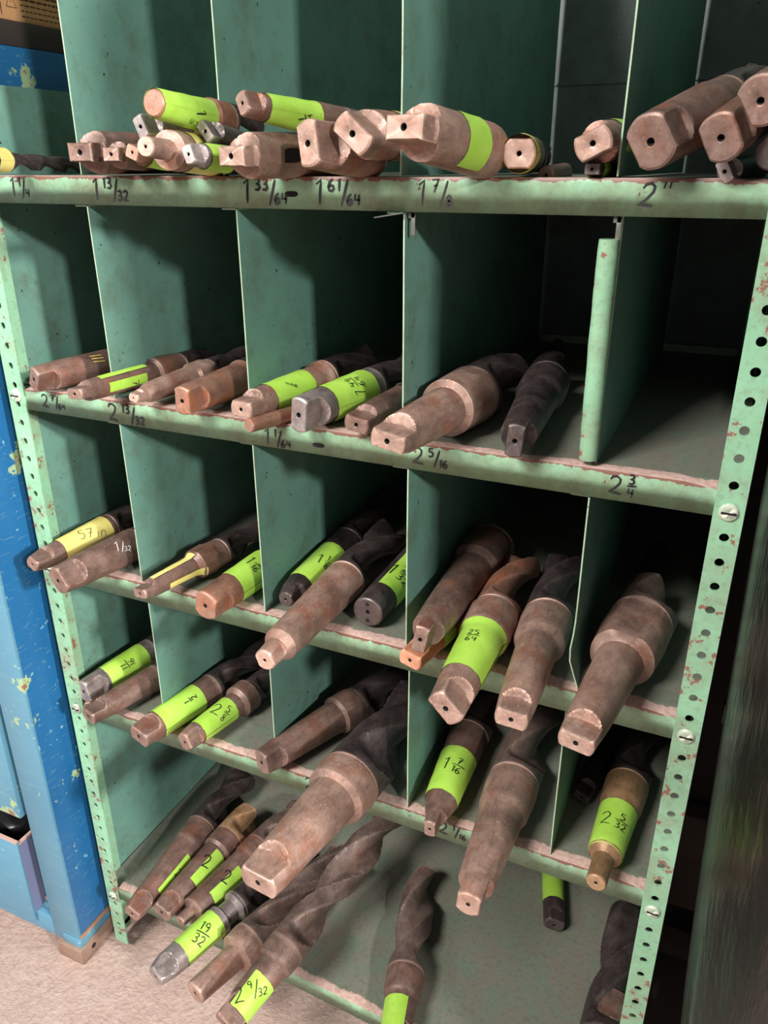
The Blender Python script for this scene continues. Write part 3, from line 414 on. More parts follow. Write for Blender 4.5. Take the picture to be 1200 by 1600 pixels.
 {'row': 'D', 'label': 'long drill with lime tape and rounded tang, second compartment of the fourth shelf', 'P': [0.2036, -0.0508, 0.5735], 'd': [0.1988, 0.98, 0.0], 'prof': [(0.0, 0.0184), (0.031, 0.0203), (0.132, 0.0225), (0.139, 0.0235)], 'roll': 10, 'L': 0.36, 'mat': 'brown', 'bmat': 'dark', 'tang': (0.55, 1, 0.7), 'end': 'tang', 'ph': 0, 'tip': 'point', 'fl': (0.62, 5.2), 'flute': 3, 'tape': [('lime', 0.0331, 0.1083, None)], 'ink': [('1/2', 0.0859, 52.6, 0.0172, 180)]},
 {'row': 'D', 'label': 'short wide-collared drill with lime tape marked 2 5/8 beside the second divider', 'P': [0.2715, -0.0353, 0.5748], 'd': [0.1609, 0.987, 0.0], 'prof': [(0.0, 0.0136), (0.0243, 0.0162), (0.1024, 0.0187), (0.1079, 0.0244), (0.1304, 0.0248), (0.1361, 0.0207)], 'roll': 65, 'L': 0.28, 'mat': 'brown', 'bmat': 'dark', 'tang': (0.6, 0.95, 0.7), 'end': 'tang', 'ph': 0, 'tip': 'point', 'fl': (0.62, 5.2), 'flute': 5, 'tape': [('lime', 0.0257, 0.0891, None)], 'ink': [('2|5/8', 0.0645, 60.7, 0.0205, 20)]},
 {'row': 'D', 'label': 'dull drill with a chipped tang and rough neck ring right of the second divider', 'P': [0.3937, -0.0301, 0.5785], 'd': [0.3447, 0.9387, 0.0], 'prof': [(0.0, 0.0175), (0.035, 0.0201), (0.1335, 0.0236), (0.1373, 0.0284), (0.1665, 0.0281), (0.1739, 0.0258)], 'roll': 80, 'L': 0.34, 'mat': 'brown', 'bmat': 'dark', 'tang': (0.6, 1, 0.7), 'end': 'tang', 'ph': 0, 'tip': 'point', 'fl': (0.62, 5.2), 'flute': 5},
 {'row': 'D', 'label': 'longest and thickest drill, pink shank jutting far out below the fourth shelf', 'P': [0.5018, -0.2068, 0.5927], 'd': [0.1172, 0.9931, 0.0], 'prof': [(0.0, 0.0243), (0.0328, 0.0263), (0.1452, 0.0323), (0.1505, 0.0398), (0.1743, 0.0427), (0.1807, 0.0417), (0.1815, 0.0391), (0.184, 0.0391), (0.1848, 0.041), (0.1862, 0.041)], 'roll': 0, 'L': 0.399, 'mat': 'pink', 'bmat': 'dark', 'tang': (0.5, 1, 0.6), 'end': 'tang', 'ph': 0, 'tip': 'point', 'fl': (0.6, 5), 'flute': 9},
 {'row': 'D', 'label': 'dark wedge-tanged drill with lime tape 1 7/16 right of the third divider', 'P': [0.641, -0.0463, 0.579], 'd': [-0.0637, 0.998, 0.0], 'prof': [(0.0, 0.0118), (0.028, 0.0147), (0.0502, 0.0212), (0.1305, 0.0249), (0.1496, 0.0282), (0.1755, 0.0288), (0.1763, 0.0276), (0.1788, 0.0276), (0.1796, 0.0289), (0.181, 0.0289)], 'roll': 88, 'L': 0.33, 'mat': 'brown', 'bmat': 'dark', 'tang': (0.5, 0.9, 0.9), 'end': 'tang', 'ph': 0, 'tip': 'point', 'fl': (0.62, 5.2), 'flute': 9, 'tape': [('lime', 0.0478, 0.1273, None)], 'ink': [('1|7/16', 0.0921, 82.7, 0.0208, 0)]},
 {'row': 'D', 'label': 'big rusty drill with a stepped tang hanging far over the fourth shelf edge', 'P': [0.718, -0.1314, 0.5832], 'd': [-0.0252, 0.9997, 0.0], 'prof': [(0.0, 0.0163), (0.0347, 0.0211), (0.1364, 0.0272), (0.1454, 0.0307), (0.182, 0.0331), (0.194, 0.0325), (0.1948, 0.0307), (0.1973, 0.0307), (0.1981, 0.0322), (0.1995, 0.0322)], 'roll': 95, 'L': 0.36, 'mat': 'pink', 'bmat': 'brown', 'tang': (0.62, 0.95, 0.7), 'end': 'tang', 'ph': 0, 'tip': 'point', 'fl': (0.62, 5.2), 'flute': 9},
 {'row': 'D', 'label': 'small dark drill lying deep in the last compartment of the fourth shelf', 'P': [0.7949, 0.0969, 0.5645], 'd': [0.1078, 0.9942, 0.0], 'prof': [(0.0, 0.0119), (0.0278, 0.0129), (0.1071, 0.0144)], 'roll': 20, 'L': 0.22, 'mat': 'dark', 'bmat': 'dark', 'tang': (0.5, 0.85, 1.0), 'end': 'tang', 'ph': 0, 'tip': 'point', 'fl': (0.62, 5.2), 'flute': 2},
 {'row': 'D', 'label': 'drill with narrow round pin end and lime tape 2 5/32 by the right post', 'P': [0.8376, -0.0414, 0.5773], 'd': [0.0504, 0.9987, 0.0], 'prof': [(0.0, 0.0115), (0.0369, 0.0122), (0.0454, 0.0196), (0.1204, 0.0229), (0.1302, 0.0258), (0.1632, 0.0272), (0.1659, 0.027), (0.1667, 0.0255), (0.1692, 0.0255), (0.17, 0.0267), (0.1714, 0.0267)], 'roll': 0, 'L': 0.33, 'mat': 'tan', 'bmat': 'dark', 'tang': (0.5, 0.85, 1.0), 'end': 'pin', 'ph': 0, 'tip': 'point', 'fl': (0.62, 5.2), 'flute': 10, 'tape': [('lime', 0.0436, 0.1158, None)], 'ink': [('2|5/32', 0.0812, 86.7, 0.0192, 0)]},
 {'row': 'E', 'label': 'leftmost drill on the bottom shelf with a thin lime tape strip', 'P': [0.125, -0.0477, 0.1795], 'd': [-0.0302, 0.9995, 0.0], 'prof': [(0.0, 0.0154), (0.0266, 0.0194), (0.1487, 0.0259), (0.1548, 0.028), (0.1889, 0.0296), (0.1935, 0.0297), (0.1943, 0.0284), (0.1968, 0.0284), (0.1976, 0.0298), (0.199, 0.0298)], 'roll': 30, 'L': 0.36, 'mat': 'brown', 'bmat': 'dark', 'tang': (0.55, 0.9, 0.9), 'end': 'tang', 'ph': 0, 'tip': 'point', 'fl': (0.62, 5.2), 'flute': 9, 'tape': [('lime', 0.0478, 0.1288, (-20, 35))], 'ink': [('2', 0.0937, 6.8, 0.0157, 0)]},
 {'row': 'E', 'label': 'golden-brown short drill with a lime tape square marked 2 on the bottom shelf', 'P': [0.1657, -0.0239, 0.1763], 'd': [0.0674, 0.9977, 0.0], 'prof': [(0.0, 0.0182), (0.028, 0.0204), (0.1384, 0.0248), (0.1435, 0.0288), (0.1679, 0.0292), (0.1712, 0.0293), (0.172, 0.028), (0.1745, 0.028), (0.1753, 0.0294), (0.1767, 0.0294)], 'roll': 20, 'L': 0.24, 'mat': 'brown', 'bmat': 'tan', 'tang': (0.6, 1, 0.7), 'end': 'tang', 'ph': 0, 'tip': 'flat', 'fl': (0.62, 5.2), 'flute': 9, 'tape': [('lime', 0.0632, 0.1332, (-55, 65))], 'ink': [('2', 0.1049, 56.0, 0.0226, 25)]},
 {'row': 'E', 'label': 'drill with small pin end, third from left on the bottom shelf', 'P': [0.2027, -0.0233, 0.1734], 'd': [0.1935, 0.9811, 0.0], 'prof': [(0.0, 0.0099), (0.023, 0.011), (0.0288, 0.0211), (0.1504, 0.0246), (0.1554, 0.0276), (0.1814, 0.0288), (0.1822, 0.0277), (0.1847, 0.0277), (0.1855, 0.029), (0.1869, 0.029)], 'roll': 0, 'L': 0.32, 'mat': 'brown', 'bmat': 'brown', 'tang': (0.5, 0.85, 1.0), 'end': 'pin', 'ph': 0, 'tip': 'point', 'fl': (0.62, 5.2), 'flute': 9, 'tape': [('lime', 0.057, 0.124, (-60, 60))], 'ink': [('2', 0.0965, 54.7, 0.0222, 25)]},
 {'row': 'E', 'label': 'grey-tanged drill with lime tape reading 1 19/32 poking out over the floor', 'P': [0.2248, -0.1142, 0.1679], 'd': [0.2545, 0.9671, 0.0], 'prof': [(0.0, 0.0161), (0.0231, 0.0215), (0.1304, 0.0237), (0.1347, 0.0183), (0.154, 0.0185), (0.1599, 0.025), (0.1627, 0.025), (0.1635, 0.024), (0.166, 0.024), (0.1668, 0.0251), (0.1682, 0.0251)], 'roll': 30, 'L': 0.34, 'mat': 'silver', 'bmat': 'dark', 'tang': (0.6, 0.95, 0.7), 'end': 'tang', 'ph': 0, 'tip': 'point', 'fl': (0.62, 5.2), 'flute': 10, 'tape': [('lime', 0.0487, 0.1204, None)], 'ink': [('19/32', 0.0847, 55.2, 0.0279, 20)]},
 {'row': 'E', 'label': 'spiral fluted reamer with a shiny straight shank and heavy square collar on the bottom shelf', 'P': [0.2992, -0.1136, 0.1726], 'd': [0.2782, 0.9605, 0.0], 'prof': [(0.0, 0.0182), (0.031, 0.0189), (0.0786, 0.0207), (0.0826, 0.0329), (0.1048, 0.0351), (0.1117, 0.0343)], 'roll': 0, 'L': 0.33, 'mat': 'pink', 'bmat': 'brown', 'tang': (0.5, 0.85, 1.0), 'end': 'round', 'ph': 40, 'tip': 'flat', 'fl': (0.45, 7), 'flute': 5},
 {'row': 'E', 'label': 'drill with lime tape reading 2 9/32 nearest the camera over the floor', 'P': [0.3805, -0.1479, 0.1978], 'd': [0.194, 0.9692, 0.1516], 'prof': [(0.0, 0.021), (0.0361, 0.0222), (0.0992, 0.0247), (0.1036, 0.0289), (0.1248, 0.0309), (0.1319, 0.0302)], 'roll': 30, 'L': 0.42, 'mat': 'brown', 'bmat': 'brown', 'tang': (0.5, 0.85, 1.0), 'end': 'tang', 'ph': 0, 'tip': 'point', 'fl': (0.62, 5.2), 'flute': 5, 'tape': [('lime', 0.0193, 0.0744, (-80, 100))], 'ink': [('2_9/32', 0.0496, 67.6, 0.0224, 55)]},
 {'row': 'E', 'label': 'twist drill lying straight in on the bottom shelf with a lime tape half strip', 'P': [0.5993, -0.061, 0.1466], 'd': [-0.2383, 0.9712, 0.0], 'prof': [(0.0, 0.0212), (0.0318, 0.0225), (0.0831, 0.0243), (0.0895, 0.0278), (0.1177, 0.0301), (0.1232, 0.0298), (0.124, 0.0281), (0.1265, 0.0281), (0.1273, 0.0294), (0.1287, 0.0294)], 'roll': 30, 'L': 0.33, 'mat': 'brown', 'bmat': 'brown', 'tang': (0.5, 0.85, 1.0), 'end': 'tang', 'ph': 60, 'tip': 'point', 'fl': (0.6, 4.6), 'flute': 9, 'tape': [('lime', 0.0087, 0.077, (60, 190))]},
 {'row': 'E', 'label': 'slim black drill with lime tape lying alone on the bottom shelf below the fourth divider', 'P': [0.76, 0.262, 0.1242], 'd': [-0.251, 0.968, 0.0], 'prof': [(0.0, 0.0178), (0.0359, 0.0182), (0.1018, 0.0185), (0.1254, 0.0188), (0.1262, 0.018), (0.1287, 0.018), (0.1295, 0.0189), (0.1309, 0.0189)], 'roll': 20, 'L': 0.3161, 'mat': 'dark', 'bmat': 'dark', 'tang': (0.7, 1, 0.6), 'end': 'tang', 'ph': 0, 'tip': 'point', 'fl': (0.62, 5.2), 'flute': 7, 'tape': [('lime', 0.0439, 0.1075, None)]},
 {'row': 'E', 'label': 'massive black twist drill leaning at the right of the bottom shelf behind the post', 'P': [0.8728, 0.0388, 0.1384], 'd': [0.0344, 0.9994, 0.0], 'prof': [(0.0, 0.034), (0.0194, 0.0345), (0.0471, 0.0352), (0.2739, 0.041)], 'roll': 20, 'L': 0.3039, 'mat': 'brown', 'bmat': 'dark', 'tang': (0.5, 0.85, 1.0), 'end': 'tang', 'ph': 0, 'tip': 'point', 'fl': (0.5, 4.5), 'flute': 2},
]


def pr_at(prof, s):
    if s <= prof[0][0]: return prof[0][1]
    for (a, ra), (b, rb) in zip(prof[:-1], prof[1:]):
        if s <= b: return ra+(rb-ra)*(s-a)/max(1e-6, b-a)
    return prof[-1][1]

def sstep(x): x = max(0., min(1., x)); return x*x*(3-2*x)

def shank_mesh(sp, s_end, nseg=44):
    prof = sp['prof']; R = prof[0][1]; tr, tw, tl = sp['tang']; end = sp['end']
    R1 = pr_at(prof, R*2.2)
    Lt = tl*2*R1*.9
    roll = math.radians(sp['roll'])
    ss = {0.0, .0012, .003}
    if end == 'tang':
        s = .003
        while s < Lt+R1*1.3: ss.add(round(s, 5)); s += .0016
    s = .006
    while s < s_end: ss.add(round(s, 5)); s += .009
    for a, _ in prof:
        if a < s_end: ss.add(a)
    ss.add(s_end)
    ss = sorted(ss)
    rnd = random.Random(int(sp['P'][0]*1e4)+int(sp['P'][2]*1e3))
    sl = sp.get('slot')
    bm = bmesh.new(); rings = []
    cr, sr = math.cos(roll), math.sin(roll)
    for s in ss:
        r = pr_at(prof, s) if s > .0005 else R
        ring = []
        bev = .88 if s == 0 else (.97 if s <= .0012 else 1)
        for k in range(nseg):
            th = 2*PI*(k+.5)/nseg
            a, b = r*math.cos(th), r*math.sin(th)
            if end == 'tang':
                wl = tw*R1 + R1*2*sstep((s-Lt*.8)/(R1*.5))
                a = max(-wl, min(wl, a))
                e = Lt*.62 + .55*math.sqrt(max(0, R1*R1-a*a))
                lim = tr*R1 + R1*1.05*sstep((s-e)/(R1*.30))
                if abs(b) > lim: b = math.copysign(lim, b)
                if s < Lt*1.2:
                    kx = 1+.035*noise.noise(Vector((a*90, b*90, s*60+sp['P'][0]*50)))
                    a *= kx; b *= kx
            a *= bev; b *= bev
            u = a*cr + b*sr; v = -a*sr + b*cr      # width axis a, flat normal b
            if sl is not None and abs(s-sl) < .02:
                # drift slot through the side that faces the aisle
                ang = math.degrees(math.atan2(v, u)) % 360
                dth = (ang-sp['slot_th']+180) % 360-180
                if abs(dth) < 14 and abs(s-sl) < .0115:
                    u *= .55; v *= .55
            ring.append(bm.verts.new((u, s, v)))
        rings.append(ring)
    for A, B in zip(rings[:-1], rings[1:]):
        for k in range(nseg):
            bm.faces.new((A[k], A[(k+1) % nseg], B[(k+1) % nseg], B[k]))
    # end face with a centre-drilled hole
    R0 = rings[0]
    if sp.get('hole_off'):
        bm.faces.new(R0)
    else:
        rh = min(.0034, R*.15)
        prev = R0
        steps = [(1.5, .0), (1.0, .0006), (.8, .004), (.5, .007)]
        for j, (kr, dy) in enumerate(steps):
            ring = []
            for k in range(nseg):
                c = R0[k].co; L_ = math.hypot(c.x, c.z) or 1e-6
                th2 = 2*PI*(k+.5)/nseg
                cx, cz = rh*kr*math.cos(th2), rh*kr*math.sin(th2)
                cx, cz = cx*cr+cz*sr, -cx*sr+cz*cr
                ring.append(bm.verts.new((cx, dy, cz)))
            for k in range(nseg):
                f = bm.faces.new((prev[k], prev[(k+1) % nseg], ring[(k+1) % nseg], ring[k]))
                if j >= 2: f.material_index = 1
            prev = ring
        f = bm.faces.new(prev); f.material_index = 1
    bm.faces.new(rings[-1])
    if end == 'round3':
        for dz in (-.011, .011):
            c = bmesh.ops.create_circle(bm, cap_ends=True, radius=.0026, segments=12,
                                        matrix=Matrix.Translation((0, -.0004, dz)) @ Matrix.Rotation(PI/2, 4, 'X'))
            for v in c['verts']:
                for f in v.link_faces: f.material_index = 1
    return bm

def body_mesh(sp, s0, s1, r, nseg=72):
    bm = bmesh.new(); rings = []
    depth, pk = sp['fl']; pitch = pk*2*r; nf0 = 4 if pk > 6.5 else 2
    # turn the body so that one flute run-out faces the aisle
    ph0 = .31*2*PI/nf0 - (sp['aisle']-math.radians(38)) - 2*PI*1.5*r/pitch + math.radians(sp['ph'])
    n = max(8, int((s1-s0)/.0035)); tip = r*.55 if sp['tip'] == 'point' else 0
    run = r*.7; plain = r*.2
    for i in range(n+1):
        s = s0+(s1-s0)*i/n
        rr = r
        if tip and s > s1-tip: rr = r*max(.08, (s1-s)/tip)
        ramp = sstep((s-s0-plain)/run)
        ring = []
        nf = 4 if pk > 6.5 else 2
        for k in range(nseg):
            th = 2*PI*k/nseg
            x = (nf*(th+2*PI*(s-s0)/pitch+ph0)/(2*PI)) % 1.0
            W = .62 if nf == 2 else .7
            W *= (.45+.55*ramp)
            xx = (x-.31)/W+.5
            g = 0
            if 0 < xx < 1:
                g = math.sin(PI*xx**.66)**.6
            q = rr*(1-depth*g*ramp)
            ring.append(bm.verts.new((q*math.cos(th), s, q*math.sin(th))))
        rings.append(ring)
    for A, B in zip(rings[:-1], rings[1:]):
        for k in range(nseg):
            bm.faces.new((A[k], A[(k+1) % nseg], B[(k+1) % nseg], B[k]))
    bm.faces.new(rings[0]); bm.faces.new(rings[-1])
    return bm

def tape_mesh(sp, s0, s1, arc, seed):
    rnd = random.Random(seed)
    a0, a1 = arc if arc else (0, 360)
    n = max(8, int((a1-a0)/6)); bm = bmesh.new(); rings = []
    m = max(3, int((s1-s0)/.006))
    for i in range(m+1):
        s = s0+(s1-s0)*i/m; ring = []
        for k in range(n+1):
            th = math.radians(a0+(a1-a0)*k/n)
            off = .0007+.0004*noise.noise(Vector((th*2, s*60, seed)))
            if arc is None and k == n: off += .0007
            ds = 0
            if i in (0, m): ds = .0009*noise.noise(Vector((th*3, i, seed+5)))
            r = pr_at(sp['prof'], s)+off
            ring.append(bm.verts.new((r*math.cos(th), s+ds, r*math.sin(th))))
        rings.append(ring)
    for A, B in zip(rings[:-1], rings[1:]):
        for k in range(n):
            bm.faces.new((A[k], A[k+1], B[k+1], B[k]))
    return bm

ROWG = {'A': 'drills on the top shelf', 'B': 'drills on the second shelf', 'C': 'drills on the third shelf',
        'D': 'drills on the fourth shelf', 'E': 'drills on the bottom shelf'}

def make_drill(sp, idx):
    P = Vector(sp['P']); d = Vector(sp['d']).normalized()
    u = d.cross(Vector((0, 0, 1))).normalized(); v = u.cross(d)
    M = Matrix(((u.x, d.x, v.x, P.x), (u.y, d.y, v.y, P.y), (u.z, d.z, v.z, P.z), (0, 0, 0, 1)))
    nm = 'twist_drill'
    if 'sleeve' in sp['label']: nm = 'drill_sleeve'
    elif 'reamer' in sp['label']: nm = 'reamer'
    elif ' pin ' in sp['label'] and sp['L'] < .1: nm = 'steel_pin'
    elif 'straight round bar' in sp['label']: nm = 'boring_bar'
    root = empty(nm, M=M)
    tag(root, sp['label'], {'drill_sleeve': 'sleeve', 'steel_pin': 'pin', 'boring_bar': 'bar', 'reamer': 'reamer'}.get(nm, 'drill bit'), ROWG[sp['row']])
    c_ = M.inverted() @ CAM_POS; sp['aisle'] = math.atan2(c_.z, c_.x)
    prof = sp['prof']; sf = prof[min(sp['flute'], len(prof)-1)][0]
    if sp['mat'] == 'rust' and sp['end'] == 'round': sp['hole_off'] = 1
    if sp['slot' ] if 'slot' in sp else None:
        c = M.inverted() @ CAM_POS; c -= Vector((0, sp['slot'], 0))
        sp['slot_th'] = math.degrees(math.atan2(c.z, c.x)) % 360
    sleeve = nm in ('drill_sleeve', 'boring_bar', 'steel_pin')
    mats = [MT[sp['mat']], HOLE]
    if sleeve:
        finish('shank', shank_mesh(sp, sp['L'], 48), mats, root, 30)
        if 'slot' in sp:
            r = pr_at(prof, sp['slot'])*1.0
            th = math.radians(sp['slot_th']); bm = bmesh.new()
            out = [bm.verts.new(((r+.0003)*math.cos(th+da), sp['slot']+ds, (r+.0003)*math.sin(th+da)))
                   for da, ds in [(.26*math.copysign(abs(math.cos(t))**.6, math.cos(t)), .0125*math.copysign(abs(math.sin(t))**.6, math.sin(t))) for t in [2*PI*q/20 for q in range(20)]]]
            bm.faces.new(out)
            so = finish('slot', bm, HOLE, root)
    else:
        finish('shank', shank_mesh(sp, sf), mats, root, 30)
        r = prof[-1][1]
        bd = dict(brown='body', dark='dark').get(sp['bmat'], sp['bmat'])
        finish('fluted_body', body_mesh(sp, sf-.0005, max(sp['L'], sf+.012), r), MT[bd], root, 40)
    tapes = []
    for k, (c, s0, s1, arc) in enumerate(sp.get('tape', [])):
        to = finish('label_tape', tape_mesh(sp, s0, s1, arc, idx*3+k), TAPE[c], root, 60)
        tapes.append(to)
    for txt, s0, th0, h, rot in sp.get('ink', []):
        r = pr_at(prof, s0)+.0019; ca, sa = math.cos(math.radians(rot)), math.sin(math.radians(rot))
        th0 = math.radians(th0)
        if sp.get('chalk'): r -= .0014
        def f(x, y):
            X = x*ca-y*sa; Y = x*sa+y*ca; th = th0-X/r; s = s0+Y
            rr = pr_at(prof, s)+(.0016 if tapes else .0004)
            return (rr*math.cos(th), s, rr*math.sin(th))
        bm = bmesh.new(); ribbon(bm, glyphs(txt, h), h*(.09 if len(txt) < 5 else .062), f, .0025)
        m = CHALK if sp.get('chalk') else (CRAYON if txt == '//' else INK)
        finish('writing', bm, m, tapes[-1] if tapes else root, smooth=False)
    return root

# ------------------------------------------------------------------ the setting
def concrete():
    t = NT('pink_grey_concrete', .42)
    a = t.noise(3, 6, .6); b = t.noise(28, 7, .7); c = t.noise(120, 4, .6)
    col = t.mix(t.mask(a, .3, .7), (158, 134, 124), (176, 152, 142))
    col = t.mix(t.math('MULTIPLY', t.mask(b, .45, .75), .6), col, (190, 170, 160))
    col = t.mix(t.math('MULTIPLY', t.mask(c, .50, .70), .5), col, (140, 116, 108))
    t.base(col); t.bump(t.math('ADD', b, t.math('MULTIPLY', c, .5)), .8, .006)
    return t.m
bm = bmesh.new(); add_box(bm, (-3, -5, -.1), (4, 1.2, 0))
tag(finish('floor', bm, concrete(), smooth=False), kind='structure')
t = NT('dark_shop_wall', .8); t.base(t.mix(t.noise(6), (48, 46, 46), (66, 62, 60)))
bm = bmesh.new(); add_box(bm, (-3, 1.1, 0), (4, 1.2, 3.4))
tag(finish('wall_back', bm, t.m, smooth=False), kind='structure')

# ------------------------------------------------------------------ shelving unit
Z = {'A': 1.2996, 'B': 1.0471, 'C': 0.7936, 'D': 0.5501}
XL, XR, DEP, LIP = .022, .914, .58, .0295
unit = empty('shelving_unit', (XL, 0, 0))
tag(unit, 'green steel pigeonhole shelving unit with chipped paint holding rows of drills', 'shelving')
def U(o):
    o.parent = unit; o.matrix_parent_inverse = Matrix.Translation((-XL, 0, 0)); return o

PITCH_H = .0254
def hole_strip(bm, org, du, dv, dn, w, z0, z1, zh, hr=.0043, thick=.0022):
    """strip of sheet w wide from height z0 to z1 with a row of round holes, real through-holes"""
    nh = int((zh-z0)/PITCH_H); first = zh-nh*PITCH_H
    cuts = [z0]; c = first
    hs = []
    while c < z1-.008:
        if c-PITCH_H/2 > z0+.001: hs.append(c)
        c += PITCH_H
    def P(u_, h, t): return Vector(org)+du*u_+Vector((0, 0, h))+dn*t
    N = 16
    lo = hs[0]-PITCH_H/2; hi = hs[-1]+PITCH_H/2
    for t in (0, thick):
        for a, b in ((z0, lo), (hi, z1)):
            if b-a > 1e-4:
                bm.faces.new([bm.verts.new(P(*q, t)) for q in ((0, a), (w, a), (w, b), (0, b))])
    for hz in hs:
        a, b = hz-PITCH_H/2, hz+PITCH_H/2
        for t in (0, thick):
            out, inn = [], []
            for k in range(N):
                th = 2*PI*k/N+PI/4*0
                cx, cy = math.cos(th), math.sin(th)
                m = max(abs(cx), abs(cy))
                out.append(bm.verts.new(P(w/2+cx/m*w/2, hz+cy/m*PITCH_H/2, t)))
                inn.append(bm.verts.new(P(w/2+cx*hr, hz+cy*hr, t)))
            for k in range(N):
                k2 = (k+1) % N
                bm.faces.new((out[k], out[k2], inn[k2], inn[k]))
            if t == 0: keep = inn
            else:
                for k in range(N):
                    bm.faces.new((keep[k], keep[(k+1) % N], inn[(k+1) % N], inn[k]))
    for q in (0, w):
        bm.faces.new([bm.verts.new(P(q, h, t)) for h, t in ((z0, 0), (z1, 0), (z1, thick), (z0, thick))])
    for h in (z0, z1):
        bm.faces.new([bm.verts.new(P(q, h, t)) for q, t in ((0, 0), (w, 0), (w, thick), (0, thick))])

X_, Y_ = Vector((1, 0, 0)), Vector((0, 1, 0))
ZT = 1.75
def post(x_out, sgn, y_out, ysgn, w, zb):
    bm = bmesh.new()
    hole_strip(bm, (x_out, y_out, 0), X_*sgn, None, Y_*ysgn, w, zb, ZT, 1.024)
    hole_strip(bm, (x_out, y_out+ysgn*.0022, 0), Y_*ysgn, None, X_*sgn, .036, zb, ZT, 1.024+.0127)
    return U(finish('post', bm, POST, angle=30))
pl = post(XL, 1, -.0022, 1, .028, .012)
prt = post(XR, -1, -.0022, 1, .026, .0)
post(XL, 1, DEP+.0022, -1, .028, 0)
post(XR, -1, DEP+.0022, -1, .026, 0)

BOLT = steel('painted_bolt_head', (150, 170, 148), (182, 190, 170), (150, 118, 98), .03, .2, .4)
def bolt(x, z, par):
    bm = bmesh.new(); prev = None; n = 20
    for r, y in ((.0086, -.0022), (.0086, -.0034), (.0072, -.0052), (.004, -.0062), (.0005, -.0065)):
        ring = [bm.verts.new((x+r*math.cos(2*PI*k/n), y, z+r*math.sin(2*PI*k/n))) for k in range(n)]
        if prev:
            for k in range(n): bm.faces.new((prev[k], prev[(k+1) % n], ring[(k+1) % n], ring[k]))
        prev = ring
    add_box(bm, (x-.0065, -.0068, z-.0009), (x+.0065, -.0058, z+.0009), mi=1)
    o = finish('bolt', bm, [BOLT, HOLE]); o.parent = par
    return o
for z in (1.024, .7738, .5219, 1.277): bolt(.901, z, prt)
for z in (1.036, .781, .536, .13): bolt(.0365, z, pl)

def shelf(z, tilt=0.0):
    """pan shelf: top sheet, front lip with clipped corner, back flange; local origin at the top front edge"""
    bm = bmesh.new(); th = .0016
    x0, x1 = XL+.003, XR-.003; xr = XR-.026; xl = XL+.028
    def zz(x): return tilt*(x-.05)
    nx = 24
    xs = [x0+(x1-x0)*i/nx for i in range(nx+1)]
    def quad(*v): bm.faces.new([bm.verts.new(q) for q in v])
    # top sheet (corners notched round the posts) and rounded front edge
    for a, b in zip(xs[:-1], xs[1:]):
        for y0_, y1_ in ((.016, .2), (.2, DEP-.004)):
            quad((a, y0_, zz(a)), (b, y0_, zz(b)), (b, y1_, zz(b)), (a, y1_, zz(a)))
            quad((a, y0_, zz(a)-th), (b, y0_, zz(b)-th), (b, y1_, zz(b)-th), (a, y1_, zz(a)-th))
    xf = [xl+(xr-xl)*i/nx for i in range(nx+1)]
    sec = [(.016, 0), (.0022, 0), (.0006, -.0006), (0, -.0024), (0, -LIP), (.0016, -LIP), (.0016, -th-.001), (.016, -th)]
    def clip(x, y):   # the folded corners of the lip taper back beside the posts
        c = max(0, 1-(xr-x)/.028)
        c2 = max(0, 1-(x-xl)/.012)
        return max(c, c2*.6)
    xf += [xr-.028, xr-.014]; xf.sort()
    for a, b in zip(xf[:-1], xf[1:]):
        for (y0_, z0_), (y1_, z1_) in zip(sec[:-1], sec[1:]):
            def q(x, y, z_):
                c = clip(x, y)
                return (x, y, z_+zz(x)-(.004*c if z_ > -.003 and y < .003 else 0))
            quad(q(a, y0_, z0_), q(b, y0_, z0_), q(b, y1_, z1_), q(a, y1_, z1_))
    for x in (xl, xr):
        quad((x, 0, zz(x)-.004), (x, .0016, zz(x)-.004), (x, .0016, zz(x)-LIP), (x, 0, zz(x)-LIP))
    # return under the lip
    for a, b in zip(xf[:-1], xf[1:]):
        quad((a, 0, zz(a)-LIP), (b, 0, zz(b)-LIP), (b, .012, zz(b)-LIP), (a, .012, zz(a)-LIP))
    # raised back flange
    quad((x0, DEP-.004, zz(x0)), (x1, DEP-.004, zz(x1)), (x1, DEP-.004, zz(x1)-LIP), (x0, DEP-.004, zz(x0)-LIP))
    o = finish('shelf', bm, SHELF, angle=50)
    o.location = (0, 0, z)
    return U(o)
SH = {k: shelf(z) for k, z in Z.items()}
SH['E'] = shelf(.155, -.07)
U(box('back_flange', (.59, DEP-.012, Z['B']+.0002), (XR-.03, DEP-.006, Z['B']+.011), GREEN_EDGE))

def lip_text(row, x, dz, txt, h, slant=0.0, w=.12):
    z = Z[row]-LIP/2+dz
    bm = bmesh.new()
    ribbon(bm, glyphs(txt, h), h*w, lambda a, b: (x+a+b*slant, -.0006, z+b-Z[row]), .004)
    o = finish('writing', bm, INK, smooth=False)
    o.parent = SH[row]
    return o
lip_text('A', .1035, .002, '1_1/4', .020)
lip_text('A', .236, .001, '1_13/32', .022)
lip_text('A', .432, .001, '1_33/64', .022)
lip_text('A', .513, .001, '1_61/64', .022)
lip_text('A', .612, .001, '1_7/8', .022, 0, .085)
lip_text('A', .806, .002, '2"', .018, .15)
lip_text('B', .098, .001, '2_7/64', .017)
lip_text('B', .216, -.001, '2_13/32', .022)
lip_text('B', .430, -.003, '1_1/64', .019)
lip_text('B', .614, .001, '2_5/16', .018)
lip_text('B', .807, .001, '2|3/4', .018)
lip_text('C', .455, .002, '2', .018)
lip_text('C', .640, -.001, '2', .014)
lip_text('D', .462, .003, '2_7/8', .020)
lip_text('D', .656, .004, '2_1/16', .018)


